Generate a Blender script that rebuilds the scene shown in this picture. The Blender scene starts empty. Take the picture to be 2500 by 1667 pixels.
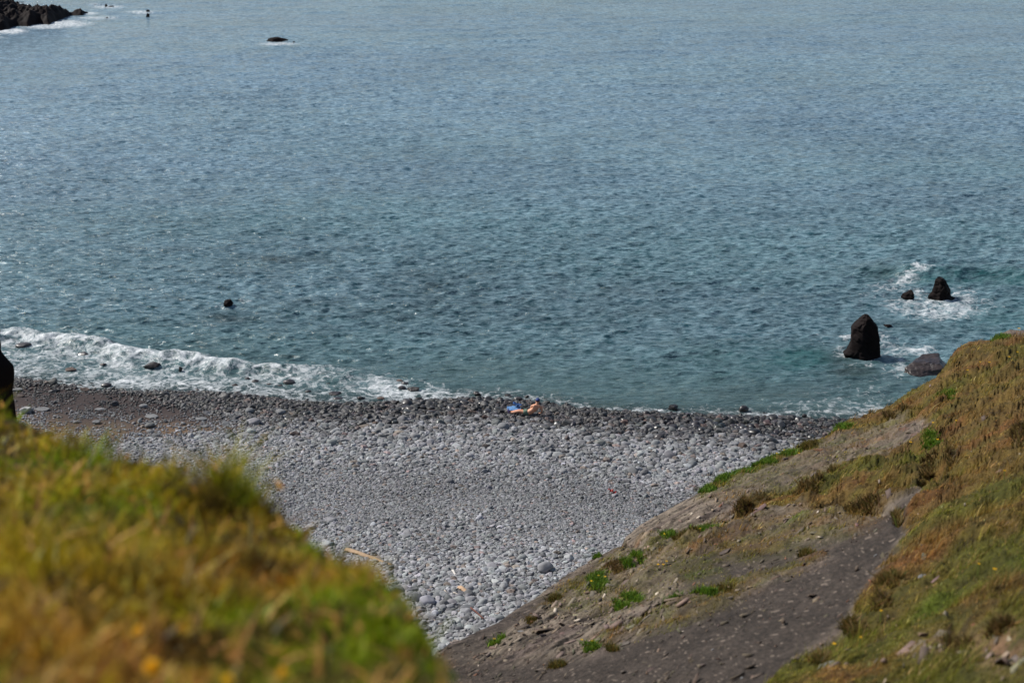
import bpy, bmesh, math, random
import numpy as np
from mathutils import Vector, Matrix
random.seed(7); rng = np.random.default_rng(7)
SC = bpy.context.scene
COL = SC.collection

# ------------------------------------------------------------------ camera
H = 23.3                       # camera height over the sea
F = 3472.0                     # focal length in photo pixels (50 mm on 36 mm over 2500 px)
PITCH = math.radians(18.8)
cam = bpy.data.cameras.new('camera'); camo = bpy.data.objects.new('camera', cam); COL.objects.link(camo)
camo.location = (0, 0, H); camo.rotation_euler = (math.pi/2 - PITCH, 0, 0)
cam.lens = 50; cam.sensor_width = 36; cam.clip_start = 0.1; cam.clip_end = 60000
cam.dof.use_dof = True; cam.dof.focus_distance = 44; cam.dof.aperture_fstop = 2.5
SC.camera = camo
cp, sp = math.cos(PITCH), math.sin(PITCH)

def ray(px, py):
    """unit direction through photo pixel (2500x1667)"""
    px = np.asarray(px, float); py = np.asarray(py, float)
    x = (px - 1250) / F; u = -(py - 833.5) / F
    d = np.stack([x + 0*u, cp + u*sp + 0*x, -sp + u*cp + 0*x], -1)
    return d / np.linalg.norm(d, axis=-1, keepdims=True)
def at_dist(px, py, d):
    return np.array([0, 0, H]) + ray(px, py) * np.asarray(d, float)[..., None]
def at_plane(px, py, z=0.0):
    r = ray(px, py); t = (z - H) / np.minimum(r[..., 2], -0.004)
    return np.array([0, 0, H]) + r * t[..., None]
def to_pix(P):
    P = np.asarray(P, float); x = P[..., 0]; y = P[..., 1]; z = P[..., 2] - H
    f = y*cp - z*sp; u = y*sp + z*cp
    f = np.maximum(f, .01)
    return 1250 + F*x/f, 833.5 - F*u/f, f

# ------------------------------------------------------------------ numpy noise
_perm = rng.permutation(512).astype(np.int64); _perm = np.concatenate([_perm]*3)
_gr = rng.normal(size=(512, 3)); _gr /= np.linalg.norm(_gr, axis=1, keepdims=True)
def noise(P):
    P = np.asarray(P, float); sh = P.shape[:-1]; P = P.reshape(-1, 3)
    i = np.floor(P).astype(np.int64); f = P - i; i &= 511
    w = f*f*f*(f*(f*6 - 15) + 10); out = np.zeros(len(P))
    for dx in (0, 1):
        wx = w[:, 0] if dx else 1 - w[:, 0]; a = _perm[(i[:, 0] + dx) & 511]
        for dy in (0, 1):
            wy = w[:, 1] if dy else 1 - w[:, 1]; b = _perm[a + ((i[:, 1] + dy) & 511)]
            for dz in (0, 1):
                wz = w[:, 2] if dz else 1 - w[:, 2]; g = _gr[_perm[b + ((i[:, 2] + dz) & 511)] & 511]
                out += wx*wy*wz*(g[:, 0]*(f[:, 0]-dx) + g[:, 1]*(f[:, 1]-dy) + g[:, 2]*(f[:, 2]-dz))
    return (out*1.6).reshape(sh)
def fbm(P, s=1.0, o=4, g=0.5, off=0.0):
    P = np.asarray(P, float)*s + off; a = 1.0; r = 0; t = 0
    for k in range(o):
        r = r + a*noise(P + 17.3*k); t += a; a *= g; P = P*2.03
    return r / t
def ridged(P, s=1.0, o=4, off=0.0):
    P = np.asarray(P, float)*s + off; a = 1.0; r = 0; t = 0
    for k in range(o):
        r = r + a*(1 - 2*np.abs(noise(P + 9.1*k))); t += a; a *= .5; P = P*2.03
    return r / t
def sstep(a, b, x):
    t = np.clip((x - a)/(b - a), 0, 1); return t*t*(3 - 2*t)
def lin(c):
    c = np.asarray(c, float)/255; return np.where(c <= .04045, c/12.92, ((c + .055)/1.055)**2.4)
def polyd(px, py, poly):
    """signed distance (pixels) to a polygon, positive inside"""
    poly = np.asarray(poly, float); sh = np.shape(px); px = np.ravel(px); py = np.ravel(py)
    ins = np.zeros(len(px), bool); dm = np.full(len(px), 1e18); n = len(poly)
    for k in range(n):
        x1, y1 = poly[k]; x2, y2 = poly[(k+1) % n]
        dx, dy = x2-x1, y2-y1
        t = np.clip(((px-x1)*dx + (py-y1)*dy)/(dx*dx + dy*dy + 1e-9), 0, 1)
        dm = np.minimum(dm, (px-x1-t*dx)**2 + (py-y1-t*dy)**2)
        c = ((y1 > py) != (y2 > py))
        if abs(dy) > 1e-9: ins ^= c & (px < dx*(py-y1)/dy + x1)
    return (np.where(ins, 1, -1)*np.sqrt(dm)).reshape(sh)

# ------------------------------------------------------------------ object helpers
def link(o, parent=None):
    COL.objects.link(o)
    if parent is not None: o.parent = parent
    return o
def mesh_np(name, V, Fc, mat, parent=None, smooth=True, col=None, attrs=None):
    """V (n,3), Fc (m,3) or (m,4) -> one mesh object"""
    V = np.ascontiguousarray(V, dtype=np.float32); Fc = np.ascontiguousarray(Fc, dtype=np.int32)
    me = bpy.data.meshes.new(name); k = Fc.shape[1]
    me.vertices.add(len(V)); me.vertices.foreach_set('co', V.ravel())
    me.loops.add(Fc.size); me.loops.foreach_set('vertex_index', Fc.ravel())
    me.polygons.add(len(Fc)); me.polygons.foreach_set('loop_start', np.arange(0, Fc.size, k, dtype=np.int32))
    me.polygons.foreach_set('loop_total', np.full(len(Fc), k, dtype=np.int32))
    if smooth: me.polygons.foreach_set('use_smooth', np.ones(len(Fc), bool))
    me.update(calc_edges=True)
    if col is not None:
        a = me.attributes.new('col', 'FLOAT_COLOR', 'POINT')
        c = np.ones((len(V), 4), np.float32); c[:, :3] = np.clip(col, 0, 1); a.data.foreach_set('color', c.ravel())
    for n_, v in (attrs or {}).items():
        a = me.attributes.new(n_, 'FLOAT', 'POINT'); a.data.foreach_set('value', np.ascontiguousarray(v, dtype=np.float32).ravel())
    me.materials.append(mat)
    return link(bpy.data.objects.new(name, me), parent)
def grid_faces(nr, nc):
    i = np.arange(nr*nc).reshape(nr, nc)
    return np.stack([i[:-1, :-1], i[:-1, 1:], i[1:, 1:], i[1:, :-1]], -1).reshape(-1, 4)
def tag(o, label, cat=None, group=None, kind=None):
    if label: o['label'] = label
    if cat: o['category'] = cat
    if group: o['group'] = group
    if kind: o['kind'] = kind
    return o
def empty(name, loc, label, cat, group=None, rz=0):
    o = bpy.data.objects.new(name, None); o.location = loc; o.rotation_euler = (0, 0, rz); o.empty_display_size = .1
    link(o); return tag(o, label, cat, group)

# ------------------------------------------------------------------ materials
def newmat(name):
    m = bpy.data.materials.new(name); m.use_nodes = True; nt = m.node_tree; nt.nodes.clear()
    out = nt.nodes.new('ShaderNodeOutputMaterial'); return m, nt, out
def N(nt, typ, **kw):
    n = nt.nodes.new(typ)
    for k, v in kw.items():
        if k.startswith('i_'):
            key = k[2:]; key = int(key) if key.isdigit() else key.replace('_', ' ')
            n.inputs[key].default_value = v
        else: setattr(n, k, v)
    return n
def L(nt, a, b): nt.links.new(a, b)
def mixc(nt, fac, a, b, mode='MIX'):
    n = nt.nodes.new('ShaderNodeMix'); n.data_type = 'RGBA'; n.blend_type = mode
    for sock, v in ((0, fac), (6, a), (7, b)):
        if hasattr(v, 'is_linked'): L(nt, v, n.inputs[sock])
        else: n.inputs[sock].default_value = v if sock == 0 else (*v[:3], 1)
    return n.outputs[2]
def math_(nt, op, a, b=0.0, c=0.0, clamp=False):
    n = nt.nodes.new('ShaderNodeMath'); n.operation = op; n.use_clamp = clamp
    for k, v in enumerate((a, b, c)):
        if hasattr(v, 'is_linked'): L(nt, v, n.inputs[k])
        else: n.inputs[k].default_value = v
    return n.outputs[0]
def ramp(nt, fac, pts):
    n = nt.nodes.new('ShaderNodeValToRGB'); e = n.color_ramp.elements
    while len(e) < len(pts): e.new(.5)
    for k, (p, c) in enumerate(pts): e[k].position = p; e[k].color = (*c[:3], 1) if hasattr(c, '__len__') else (c, c, c, 1)
    L(nt, fac, n.inputs[0]); return n.outputs[0]

def rock_mat(name, ca, cb, rough=.85, scale=6, bump=.5, wet=0.0, obj_tint=True, spec=.5):
    m, nt, out = newmat(name)
    tc = N(nt, 'ShaderNodeTexCoord'); b = N(nt, 'ShaderNodeBsdfPrincipled')
    n1 = N(nt, 'ShaderNodeTexNoise', i_Scale=scale, i_Detail=6.0, i_Roughness=.65); L(nt, tc.outputs['Object'], n1.inputs['Vector'])
    n2 = N(nt, 'ShaderNodeTexNoise', i_Scale=scale*5, i_Detail=4.0, i_Roughness=.7); L(nt, tc.outputs['Object'], n2.inputs['Vector'])
    f = ramp(nt, n1.outputs['Fac'], [(.35, 0.0), (.65, 1.0)])
    c = mixc(nt, f, ca, cb)
    c = mixc(nt, .35, c, ramp(nt, n2.outputs['Fac'], [(.3, .25), (.7, 1.0)]), 'MULTIPLY')
    if obj_tint:
        oi = N(nt, 'ShaderNodeObjectInfo')
        c = mixc(nt, 1.0, c, ramp(nt, oi.outputs['Random'], [(0, .62), (1, 1.0)]), 'MULTIPLY')
    L(nt, c, b.inputs['Base Color'])
    b.inputs['Roughness'].default_value = rough; b.inputs['Specular IOR Level'].default_value = spec
    if wet: b.inputs['Coat Weight'].default_value = wet; b.inputs['Coat Roughness'].default_value = .15
    bm = N(nt, 'ShaderNodeBump', i_Strength=bump, i_Distance=.03)
    L(nt, math_(nt, 'ADD', n1.outputs['Fac'], math_(nt, 'MULTIPLY', n2.outputs['Fac'], .5)), bm.inputs['Height'])
    L(nt, bm.outputs[0], b.inputs['Normal']); L(nt, b.outputs[0], out.inputs[0]); return m

def col_mat(name, rough=.9, bump=.4, bscale=18, bdist=.02, noise_amt=.4, sss=False):
    m, nt, out = newmat(name); b = N(nt, 'ShaderNodeBsdfPrincipled')
    at = N(nt, 'ShaderNodeAttribute', attribute_name='col'); tc = N(nt, 'ShaderNodeTexCoord')
    n1 = N(nt, 'ShaderNodeTexNoise', i_Scale=bscale, i_Detail=7.0, i_Roughness=.7); L(nt, tc.outputs['Object'], n1.inputs['Vector'])
    c = mixc(nt, noise_amt, at.outputs['Color'], ramp(nt, n1.outputs['Fac'], [(.3, .1), (.55, .8), (.75, 1.0)]), 'MULTIPLY')
    L(nt, c, b.inputs['Base Color']); b.inputs['Roughness'].default_value = rough
    b.inputs['Specular IOR Level'].default_value = .25
    if bump:
        bm = N(nt, 'ShaderNodeBump', i_Strength=bump, i_Distance=bdist); L(nt, n1.outputs['Fac'], bm.inputs['Height'])
        L(nt, bm.outputs[0], b.inputs['Normal'])
    L(nt, b.outputs[0], out.inputs[0]); return m

def leaf_mat(name, transl=.35, flat=None):
    m, nt, out = newmat(name)
    if flat is None:
        at = N(nt, 'ShaderNodeAttribute', attribute_name='col'); c = at.outputs['Color']
    else:
        r = N(nt, 'ShaderNodeRGB'); r.outputs[0].default_value = (*flat, 1); c = r.outputs[0]
    d = N(nt, 'ShaderNodeBsdfPrincipled'); d.inputs['Roughness'].default_value = .6; d.inputs['Specular IOR Level'].default_value = .25
    t = N(nt, 'ShaderNodeBsdfTranslucent'); L(nt, c, d.inputs['Base Color']); L(nt, c, t.inputs['Color'])
    mx = N(nt, 'ShaderNodeMixShader'); mx.inputs[0].default_value = transl
    L(nt, d.outputs[0], mx.inputs[1]); L(nt, t.outputs[0], mx.inputs[2]); L(nt, mx.outputs[0], out.inputs[0]); return m
def plain(name, c, rough=.7, var=.25, scale=30):
    m, nt, out = newmat(name); b = N(nt, 'ShaderNodeBsdfPrincipled'); tc = N(nt, 'ShaderNodeTexCoord')
    n1 = N(nt, 'ShaderNodeTexNoise', i_Scale=scale, i_Detail=5.0); L(nt, tc.outputs['Object'], n1.inputs['Vector'])
    c = lin(c)
    L(nt, mixc(nt, n1.outputs['Fac'], tuple(c*(1-var)), tuple(np.minimum(c*(1+var), 1))), b.inputs['Base Color'])
    b.inputs['Roughness'].default_value = rough; L(nt, b.outputs[0], out.inputs[0]); return m

M = {}
M['black_rock'] = rock_mat('black_rock', (.012, .008, .008), (.035, .024, .022), .6, 2.5, .7, wet=.25)
M['wet_rock'] = rock_mat('wet_rock', (.022, .018, .017), (.06, .05, .047), .45, 4, .5, wet=.35)
M['brown_rock'] = rock_mat('brown_rock', (.07, .045, .035), (.17, .12, .095), .8, 5, .5)
M['grey_rock'] = rock_mat('grey_rock', (.17, .172, .175), (.31, .31, .31), .85, 5, .35)
M['tan_rock'] = rock_mat('tan_rock', (.2, .165, .13), (.36, .31, .26), .9, 6, .5)
M['red_rock'] = rock_mat('red_rock', (.095, .07, .06), (.20, .155, .135), .9, 5, .5)
M['reef'] = rock_mat('reef_rock', (.005, .003, .003), (.018, .010, .009), .8, .8, .8, obj_tint=False, spec=.15)
M['slope_tan'] = rock_mat('slope_tan_rock', (.13, .105, .085), (.24, .20, .165), .9, 14, .5)
M['leaf'] = leaf_mat('leaf_material')
M['blade'] = leaf_mat('grass_blade_material', .4)

# ------------------------------------------------------------------ beach and seabed
SHORE = np.array([(-600, 900), (-100, 912), (36, 918), (120, 925), (200, 938), (300, 946), (480, 950), (600, 958), (700, 968), (850, 982), (1000, 975), (1150, 968),
                  (1300, 976), (1400, 990), (1500, 1000), (1600, 1005), (1800, 1012), (1900, 1016), (2050, 1022), (2300, 1035), (3200, 1060)], float)
SHORE[:, 1] += 13
_sw = at_plane(SHORE[:, 0], SHORE[:, 1])
def shore_y(X): return np.interp(X, _sw[:, 0], _sw[:, 1])
def beach_z(X, Y):
    s = shore_y(X) - Y
    z = np.where(s > 0, .045*s + .05*np.maximum(s-6, 0), .20*s)
    z = z + .10*np.exp(-((s-5)/2.0)**2) + .22*sstep(11, 15, s)*sstep(30, 16, s)*.8
    P = np.stack([X, Y, 0*X], -1)
    z = z + .10*fbm(P, .35, 3) * sstep(-1, 3, s)
    return np.maximum(z, -3.5)
def pix_beach(px, py):
    z = 0.0
    for _ in range(12):
        P = at_plane(px, py, z); z = beach_z(np.asarray(P[..., 0]), np.asarray(P[..., 1]))
        # at_plane wants a scalar or array z
    P = at_plane(px, py, z); return P
SAND = [(-200, 925), (120, 930), (210, 945), (330, 962), (420, 975), (500, 990), (520, 1005), (640, 1040), (600, 1060), (520, 1062), (430, 1070), (330, 1080), (120, 1120), (-200, 1120)]
def sandmask(X, Y, Z):
    px, py, _ = to_pix(np.stack([X, Y, Z], -1))
    P = np.stack([X, Y, 0*X], -1)
    return sstep(-14, 22, polyd(px, py, SAND) + 26*fbm(P, .5, 4, off=3))
xs = np.linspace(-60, 60, 420); ys = np.concatenate([np.linspace(-10, 24, 30), np.linspace(24.2, 74, 330), np.linspace(75, 130, 40)])
X, Y = np.meshgrid(xs, ys); Z = beach_z(X, Y)
sm = sandmask(X, Y, Z); s = shore_y(X) - Y
P3 = np.stack([X, Y, Z], -1)
sand_c = lin((98, 82, 70)); wet_c = lin((68, 58, 56)); grav = lin((66, 64, 66)); tan_c = lin((120, 98, 76))
tn = sstep(.0, .35, fbm(P3*[1, 1.6, 1], .35, 3, off=11))
c = sand_c[None, None]*(1-tn[..., None]) + tan_c*tn[..., None]
wetf = sstep(6.0, 2.0, s + 1.4*fbm(P3, .3, 3))[..., None]
c = c*(1-wetf) + wet_c*wetf
gd = grav*(1-.7*wetf)*(.75+.5*sstep(-.4, .4, fbm(P3, 2.5, 3)))[..., None]
c = c*sm[..., None] + gd*(1-sm[..., None])
M['beach'] = col_mat('beach_ground', .9, .5, 22, .03, .55)
o = mesh_np('beach_ground', P3.reshape(-1, 3), grid_faces(*X.shape), M['beach'], col=c.reshape(-1, 3)); tag(o, None, kind='structure')

# ------------------------------------------------------------------ sea
CREST = np.array([(-300, 785), (0, 802), (120, 818), (220, 830), (320, 852), (430, 868), (520, 880), (620, 893), (720, 902), (820, 906), (920, 915), (1000, 935), (1100, 948), (1300, 958), (1500, 975), (1800, 985), (2100, 985), (2400, 990)], float)
prow = np.concatenate([np.arange(1052, 760, -1.3), np.arange(760, -70, -1.45)])
far = 1.0
pcol = np.concatenate([np.arange(-2400, -200, 40), np.arange(-200, 2700, 2.6), np.arange(2700, 4900, 40)])
PX, PY = np.meshgrid(pcol, prow)
W0 = at_plane(PX, PY)
# horizon rows
fr = []
for d in (330, 420, 600, 1000, 2200, 6000, 20000):
    r = W0[-1].copy(); r[:, :2] *= d / r[:, 1:2]; fr.append(r)
nr_base = len(prow); W = np.concatenate([W0, np.stack(fr)], 0)
PXf = np.concatenate([PX, np.repeat(PX[-1:], len(fr), 0)], 0); PYf = np.concatenate([PY, np.repeat(PY[-1:], len(fr), 0) - 100], 0)
Xs, Ys_ = W[..., 0], W[..., 1]
dy = np.abs(np.gradient(Ys_, axis=0)) + 1e-6; dx = np.abs(np.gradient(Xs, axis=1))
disp = np.zeros_like(Xs); hx = np.zeros_like(Xs); hy = np.zeros_like(Xs)
wr = np.random.default_rng(3)
depth = -beach_z(Xs, Ys_)
calm = .25 + .75*sstep(.1, 1.3, depth)
gust = .85 + .75*fbm(np.stack([Xs*.02, Ys_*.022, 0*Xs], -1), 1, 3)
nw = 170
lam = np.exp(wr.uniform(math.log(.38), math.log(9), nw)); th = math.radians(97) + wr.normal(0, .45, nw)
th = np.where(lam > 5, math.radians(100) + (th - math.radians(97))*.4, th)
for l_, t_, ph in zip(lam, th, wr.uniform(0, 6.28, nw)):
    k = 2*math.pi/l_; kx, ky = k*math.cos(t_), k*math.sin(t_)
    amp = .0078*l_**0.72 * (1.0 if l_ < 1.1 else .62 if l_ < 2 else .34 if l_ < 4 else .26)
    att = np.clip((abs(2*math.pi/ky)/dy - 2.2)/2, 0, 1) * np.clip((abs(2*math.pi/(abs(kx)+1e-3))/dx - 2.2)/2, 0, 1)
    a = kx*Xs + ky*Ys_ + ph
    disp += amp*att*np.cos(a); q = .9*amp*att*np.sin(a); hx -= q*math.cos(t_); hy -= q*math.sin(t_)
disp *= calm*gust; hx *= calm*gust; hy *= calm*gust
foam = np.zeros_like(Xs); body = np.zeros_like(Xs)
cy = np.interp(PXf, CREST[:, 0], CREST[:, 1]); sy_ = np.interp(PXf, SHORE[:, 0], SHORE[:, 1])
P2 = np.stack([Xs, Ys_, 0*Xs], -1)
wob = 14*fbm(P2, .35, 3, off=5) + 5*fbm(P2, 1.2, 2, off=1)
v = (PYf + wob - cy)/(sy_ - cy)
lft = sstep(1120, 560, PXf); lft2 = sstep(1050, 880, PXf)
dens = (.44 + .24*lft)*lft2*sstep(-.05, .10, v)
dens = np.maximum(dens, lft*.95*np.exp(-((v-.17)/.16)**2)*sstep(-.08, .05, v))
dens = np.maximum(dens, .80*sstep(-.7, .4, v)*sstep(700, 950, PXf)*sstep(1600, 1250, PXf))
dens = np.maximum(dens, .66*sstep(-.3, .8, v)*sstep(1200, 1400, PXf))
dens = np.maximum(dens, .56*sstep(-1.6, .4, v)*sstep(1650, 2000, PXf))
dens = dens*(.92 + .55*fbm(P2*[.25, .6, 1], 1, 3, off=14))
foam = np.maximum(foam, dens)
FB = [(150, 58, 75, 10, .85), (110, 66, 60, 6, .85), (20, 76, 45, 7, .95), (235, 44, 60, 4, .7), (265, 17, 42, 5, .75), (345, 30, 38, 4, .75), (215, 33, 25, 4, .8), (0, 92, 25, 3, .5), (45, 8, 30, 3, .6), (230, 11, 18, 3, .6),
      (678, 107, 48, 5, .8), (640, 112, 60, 6, .35),
      (2300, 752, 95, 32, .74), (2340, 735, 60, 30, .66), (2225, 745, 80, 22, .62), (2170, 705, 55, 18, .5), (2215, 683, 26, 9, .8), (2250, 672, 30, 9, .85), (2190, 690, 30, 8, .6), (2130, 725, 60, 22, .36), (2400, 745, 60, 22, .45),
      (2240, 715, 26, 10, .7), (2360, 715, 40, 14, .55), (2062, 825, 16, 9, .95), (2052, 858, 22, 14, .6), (2002, 830, 30, 14, .4), (2165, 842, 30, 22, .6), (2150, 815, 30, 10, .5), (2245, 852, 42, 10, .85), (2200, 855, 40, 16, .6), (2198, 895, 18, 28, .62), (2170, 900, 25, 25, .4), (2130, 870, 40, 10, .5), (2100, 890, 50, 8, .45),
      (2130, 960, 55, 38, .40), (2060, 1005, 110, 12, .55), (1960, 1000, 60, 10, .45), (590, 736, 36, 7, .45), (550, 749, 26, 5, .55), (2180, 803, 30, 6, .35), (770, 622, 30, 3, .3)]
for cx, cyy, rx, ry, a in FB:
    r2 = ((PXf-cx)/rx)**2 + ((PYf-cyy)/ry)**2
    m_ = r2 < 6
    foam[m_] = np.maximum(foam[m_], a*np.exp(-(r2[m_]**1.5)*.5))
foam[nr_base:] = 0
# rare whitecap flecks
# breaking wave body, and the swell behind the right-hand rocks
brk = np.exp(-((v-.15)/.13)**2)*sstep(1020, 820, PXf)*(.35+.65*lft)
disp += brk*(.48 + .16*fbm(P2, .8, 2, off=9))
turb = foam*sstep(.45, .9, foam)
disp += turb*(.07*fbm(P2, 1.6, 4, off=2) + .03*fbm(P2, 5, 3, off=7))
ln = 664 + (PXf-2100)*.04 + 4*np.sin(PXf*.02)
sw = np.exp(-((PYf-ln)/11)**2)*sstep(2040, 2230, PXf); disp += .62*sw
ln2 = 622 - (PXf-640)*.05; sw2 = np.exp(-((PYf-ln2)/6)**2)*sstep(620, 700, PXf)*sstep(860, 780, PXf); disp += .16*sw2
body += .7*np.exp(-((PYf-ln-10)/10)**2)*sstep(2060, 2250, PXf)
for cx, cyy, rx, ry, a in [(1960, 878, 80, 26, .9), (1980, 870, 40, 15, .6), (2440, 780, 90, 30, .5), (1830, 880, 200, 60, .3)]:
    body += a*np.exp(-(((PXf-cx)/rx)**2 + ((PYf-cyy)/ry)**2))
# dark weed and stones under clear water
weed = np.zeros_like(Xs)
for cx, cyy, rx, ry, a in [(700, 632, 110, 10, .7), (560, 775, 90, 14, .5), (640, 655, 130, 16, .35), (1080, 690, 160, 40, .4), (900, 760, 260, 40, .25), (1150, 760, 200, 40, .2), (2075, 905, 60, 14, .9), (2215, 800, 70, 14, .5), (2110, 650, 60, 12, .5), (2050, 870, 40, 20, .6), (1500, 760, 200, 60, .2), (1450, 700, 150, 40, .2), (1900, 960, 200, 26, .3), (2150, 680, 60, 14, .5)]:
    weed += a*np.exp(-(((PXf-cx)/rx)**2 + ((PYf-cyy)/ry)**2))
weed = np.clip(weed*(1 + 1.1*fbm(P2, .5, 4, off=21)), 0, 1)
shallow = sstep(2.6, .2, depth + .8*fbm(P2, .2, 3, off=31))
V = np.stack([Xs + hx, Ys_ + hy, disp], -1)
V[nr_base:, :, 2] = 0
# keep the film of water over the first stones low
V[..., 2] = np.where(depth < .15, V[..., 2]*.5 - .0, V[..., 2])
def sea_material():
    m, nt, out = newmat('sea_water')
    tc = N(nt, 'ShaderNodeTexCoord'); geo = N(nt, 'ShaderNodeNewGeometry')
    fo = N(nt, 'ShaderNodeAttribute', attribute_name='foam'); bo = N(nt, 'ShaderNodeAttribute', attribute_name='body')
    we = N(nt, 'ShaderNodeAttribute', attribute_name='weed'); sh = N(nt, 'ShaderNodeAttribute', attribute_name='shallow'); dp = N(nt, 'ShaderNodeAttribute', attribute_name='depth')
    mp = N(nt, 'ShaderNodeMapping'); mp.inputs['Scale'].default_value = (.45, 1.2, 1); mp.inputs['Rotation'].default_value = (0, 0, math.radians(8))
    L(nt, tc.outputs['Object'], mp.inputs['Vector'])
    n1 = N(nt, 'ShaderNodeTexNoise', i_Scale=2.6, i_Detail=4.0, i_Roughness=.6, i_Distortion=.4); L(nt, mp.outputs[0], n1.inputs['Vector'])
    n2 = N(nt, 'ShaderNodeTexNoise', i_Scale=.9, i_Detail=3.0, i_Roughness=.55, i_Distortion=.3); L(nt, mp.outputs[0], n2.inputs['Vector'])
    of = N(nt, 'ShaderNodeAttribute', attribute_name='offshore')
    n3 = N(nt, 'ShaderNodeTexNoise', i_Scale=.035, i_Detail=3.0); L(nt, mp.outputs[0], n3.inputs['Vector'])
    hgt = math_(nt, 'ADD', n1.outputs['Fac'], math_(nt, 'MULTIPLY', n2.outputs['Fac'], 1.6))
    bm = N(nt, 'ShaderNodeBump', i_Strength=1.0, i_Distance=.22); L(nt, hgt, bm.inputs['Height'])
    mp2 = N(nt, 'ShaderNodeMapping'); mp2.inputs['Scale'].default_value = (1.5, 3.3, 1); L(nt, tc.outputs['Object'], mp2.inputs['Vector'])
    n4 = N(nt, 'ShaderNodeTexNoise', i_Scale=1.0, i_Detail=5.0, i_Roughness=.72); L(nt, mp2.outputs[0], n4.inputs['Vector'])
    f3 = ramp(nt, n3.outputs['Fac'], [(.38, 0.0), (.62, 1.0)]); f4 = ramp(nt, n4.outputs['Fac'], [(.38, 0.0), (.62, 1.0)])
    nearc = mixc(nt, f4, mixc(nt, f3, (.024, .074, .096), (.028, .086, .098)), mixc(nt, f3, (.215, .320, .365), (.200, .325, .355)))  # pale ripples over dark troughs: sky reflection painted into the base colour
    farc = mixc(nt, f4, mixc(nt, f3, (.046, .112, .165), (.052, .122, .165)), mixc(nt, f3, (.315, .450, .550), (.330, .470, .550)))  # bluer for deeper water, with the painted sky reflection made paler farther out
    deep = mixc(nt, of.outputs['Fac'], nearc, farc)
    mp3 = N(nt, 'ShaderNodeMapping'); mp3.inputs['Scale'].default_value = (.55, .55, 1); L(nt, tc.outputs['Object'], mp3.inputs['Vector'])
    n5 = N(nt, 'ShaderNodeTexNoise', i_Scale=1.0, i_Detail=3.0, i_Roughness=.6); L(nt, mp3.outputs[0], n5.inputs['Vector'])
    n6 = N(nt, 'ShaderNodeTexNoise', i_Scale=.09, i_Detail=4.0, i_Roughness=.6); L(nt, mp3.outputs[0], n6.inputs['Vector'])
    deep = mixc(nt, 1.0, deep, ramp(nt, n5.outputs['Fac'], [(.36, .72), (.58, 1.0)]), 'MULTIPLY')  # darker ripple streaks, wave shading multiplied into the colour
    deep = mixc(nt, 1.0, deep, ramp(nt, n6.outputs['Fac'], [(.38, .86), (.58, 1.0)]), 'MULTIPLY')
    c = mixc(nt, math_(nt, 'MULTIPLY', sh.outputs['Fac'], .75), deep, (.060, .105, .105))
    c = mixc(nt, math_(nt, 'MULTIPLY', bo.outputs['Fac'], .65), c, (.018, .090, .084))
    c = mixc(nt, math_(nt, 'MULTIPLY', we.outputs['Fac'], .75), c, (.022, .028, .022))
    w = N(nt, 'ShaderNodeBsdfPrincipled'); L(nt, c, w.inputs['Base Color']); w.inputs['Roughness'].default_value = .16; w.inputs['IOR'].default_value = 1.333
    L(nt, bm.outputs[0], w.inputs['Normal'])
    # clear film near the stones
    tr = N(nt, 'ShaderNodeBsdfTransparent'); tr.inputs[0].default_value = (.62, .66, .66, 1)
    clear = N(nt, 'ShaderNodeMapRange', interpolation_type='SMOOTHSTEP', i_1=.0, i_2=.55, i_3=.62, i_4=.0); L(nt, dp.outputs['Fac'], clear.inputs[0])
    mw = N(nt, 'ShaderNodeMixShader'); L(nt, clear.outputs[0], mw.inputs[0]); L(nt, w.outputs[0], mw.inputs[1]); L(nt, tr.outputs[0], mw.inputs[2])
    # foam lace
    dn = N(nt, 'ShaderNodeTexNoise', i_Scale=.9, i_Detail=5.0, i_Roughness=.6); L(nt, tc.outputs['Object'], dn.inputs['Vector'])
    dv = N(nt, 'ShaderNodeVectorMath', operation='MULTIPLY_ADD'); L(nt, dn.outputs['Color'], dv.inputs[0]); dv.inputs[1].default_value = (1.5, 1.5, 0); L(nt, tc.outputs['Object'], dv.inputs[2])
    v1 = N(nt, 'ShaderNodeTexVoronoi', feature='DISTANCE_TO_EDGE', i_Scale=1.15); L(nt, dv.outputs[0], v1.inputs['Vector'])
    v2 = N(nt, 'ShaderNodeTexVoronoi', feature='DISTANCE_TO_EDGE', i_Scale=3.1); L(nt, dv.outputs[0], v2.inputs['Vector'])
    fn = N(nt, 'ShaderNodeTexNoise', i_Scale=4.2, i_Detail=7.0, i_Roughness=.72); L(nt, dv.outputs[0], fn.inputs['Vector'])
    e1 = math_(nt, 'MULTIPLY', v1.outputs['Distance'], 2.2); e2 = math_(nt, 'ADD', math_(nt, 'MULTIPLY', v2.outputs['Distance'], 2.0), .18)
    lace = math_(nt, 'MINIMUM', e1, e2)
    lace = math_(nt, 'ADD', math_(nt, 'MULTIPLY', lace, .8), math_(nt, 'MULTIPLY', math_(nt, 'SUBTRACT', fn.outputs['Fac'], .36), 2.2))
    # threshold rises with density
    thr = math_(nt, 'MULTIPLY', fo.outputs['Fac'], 1.15)
    fm = math_(nt, 'MULTIPLY', math_(nt, 'SUBTRACT', math_(nt, 'SUBTRACT', thr, .06), lace), 1.4, clamp=True)
    fm = math_(nt, 'MULTIPLY', fm, math_(nt, 'MULTIPLY', fo.outputs['Fac'], 4.0, clamp=True))
    fd = N(nt, 'ShaderNodeBsdfPrincipled'); fd.inputs['Roughness'].default_value = .7
    fcol = mixc(nt, ramp(nt, fn.outputs['Fac'], [(.35, 0.0), (.6, 1.0)]), (.80, .82, .82), (.58, .62, .64)); L(nt, fcol, fd.inputs['Base Color'])
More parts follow.
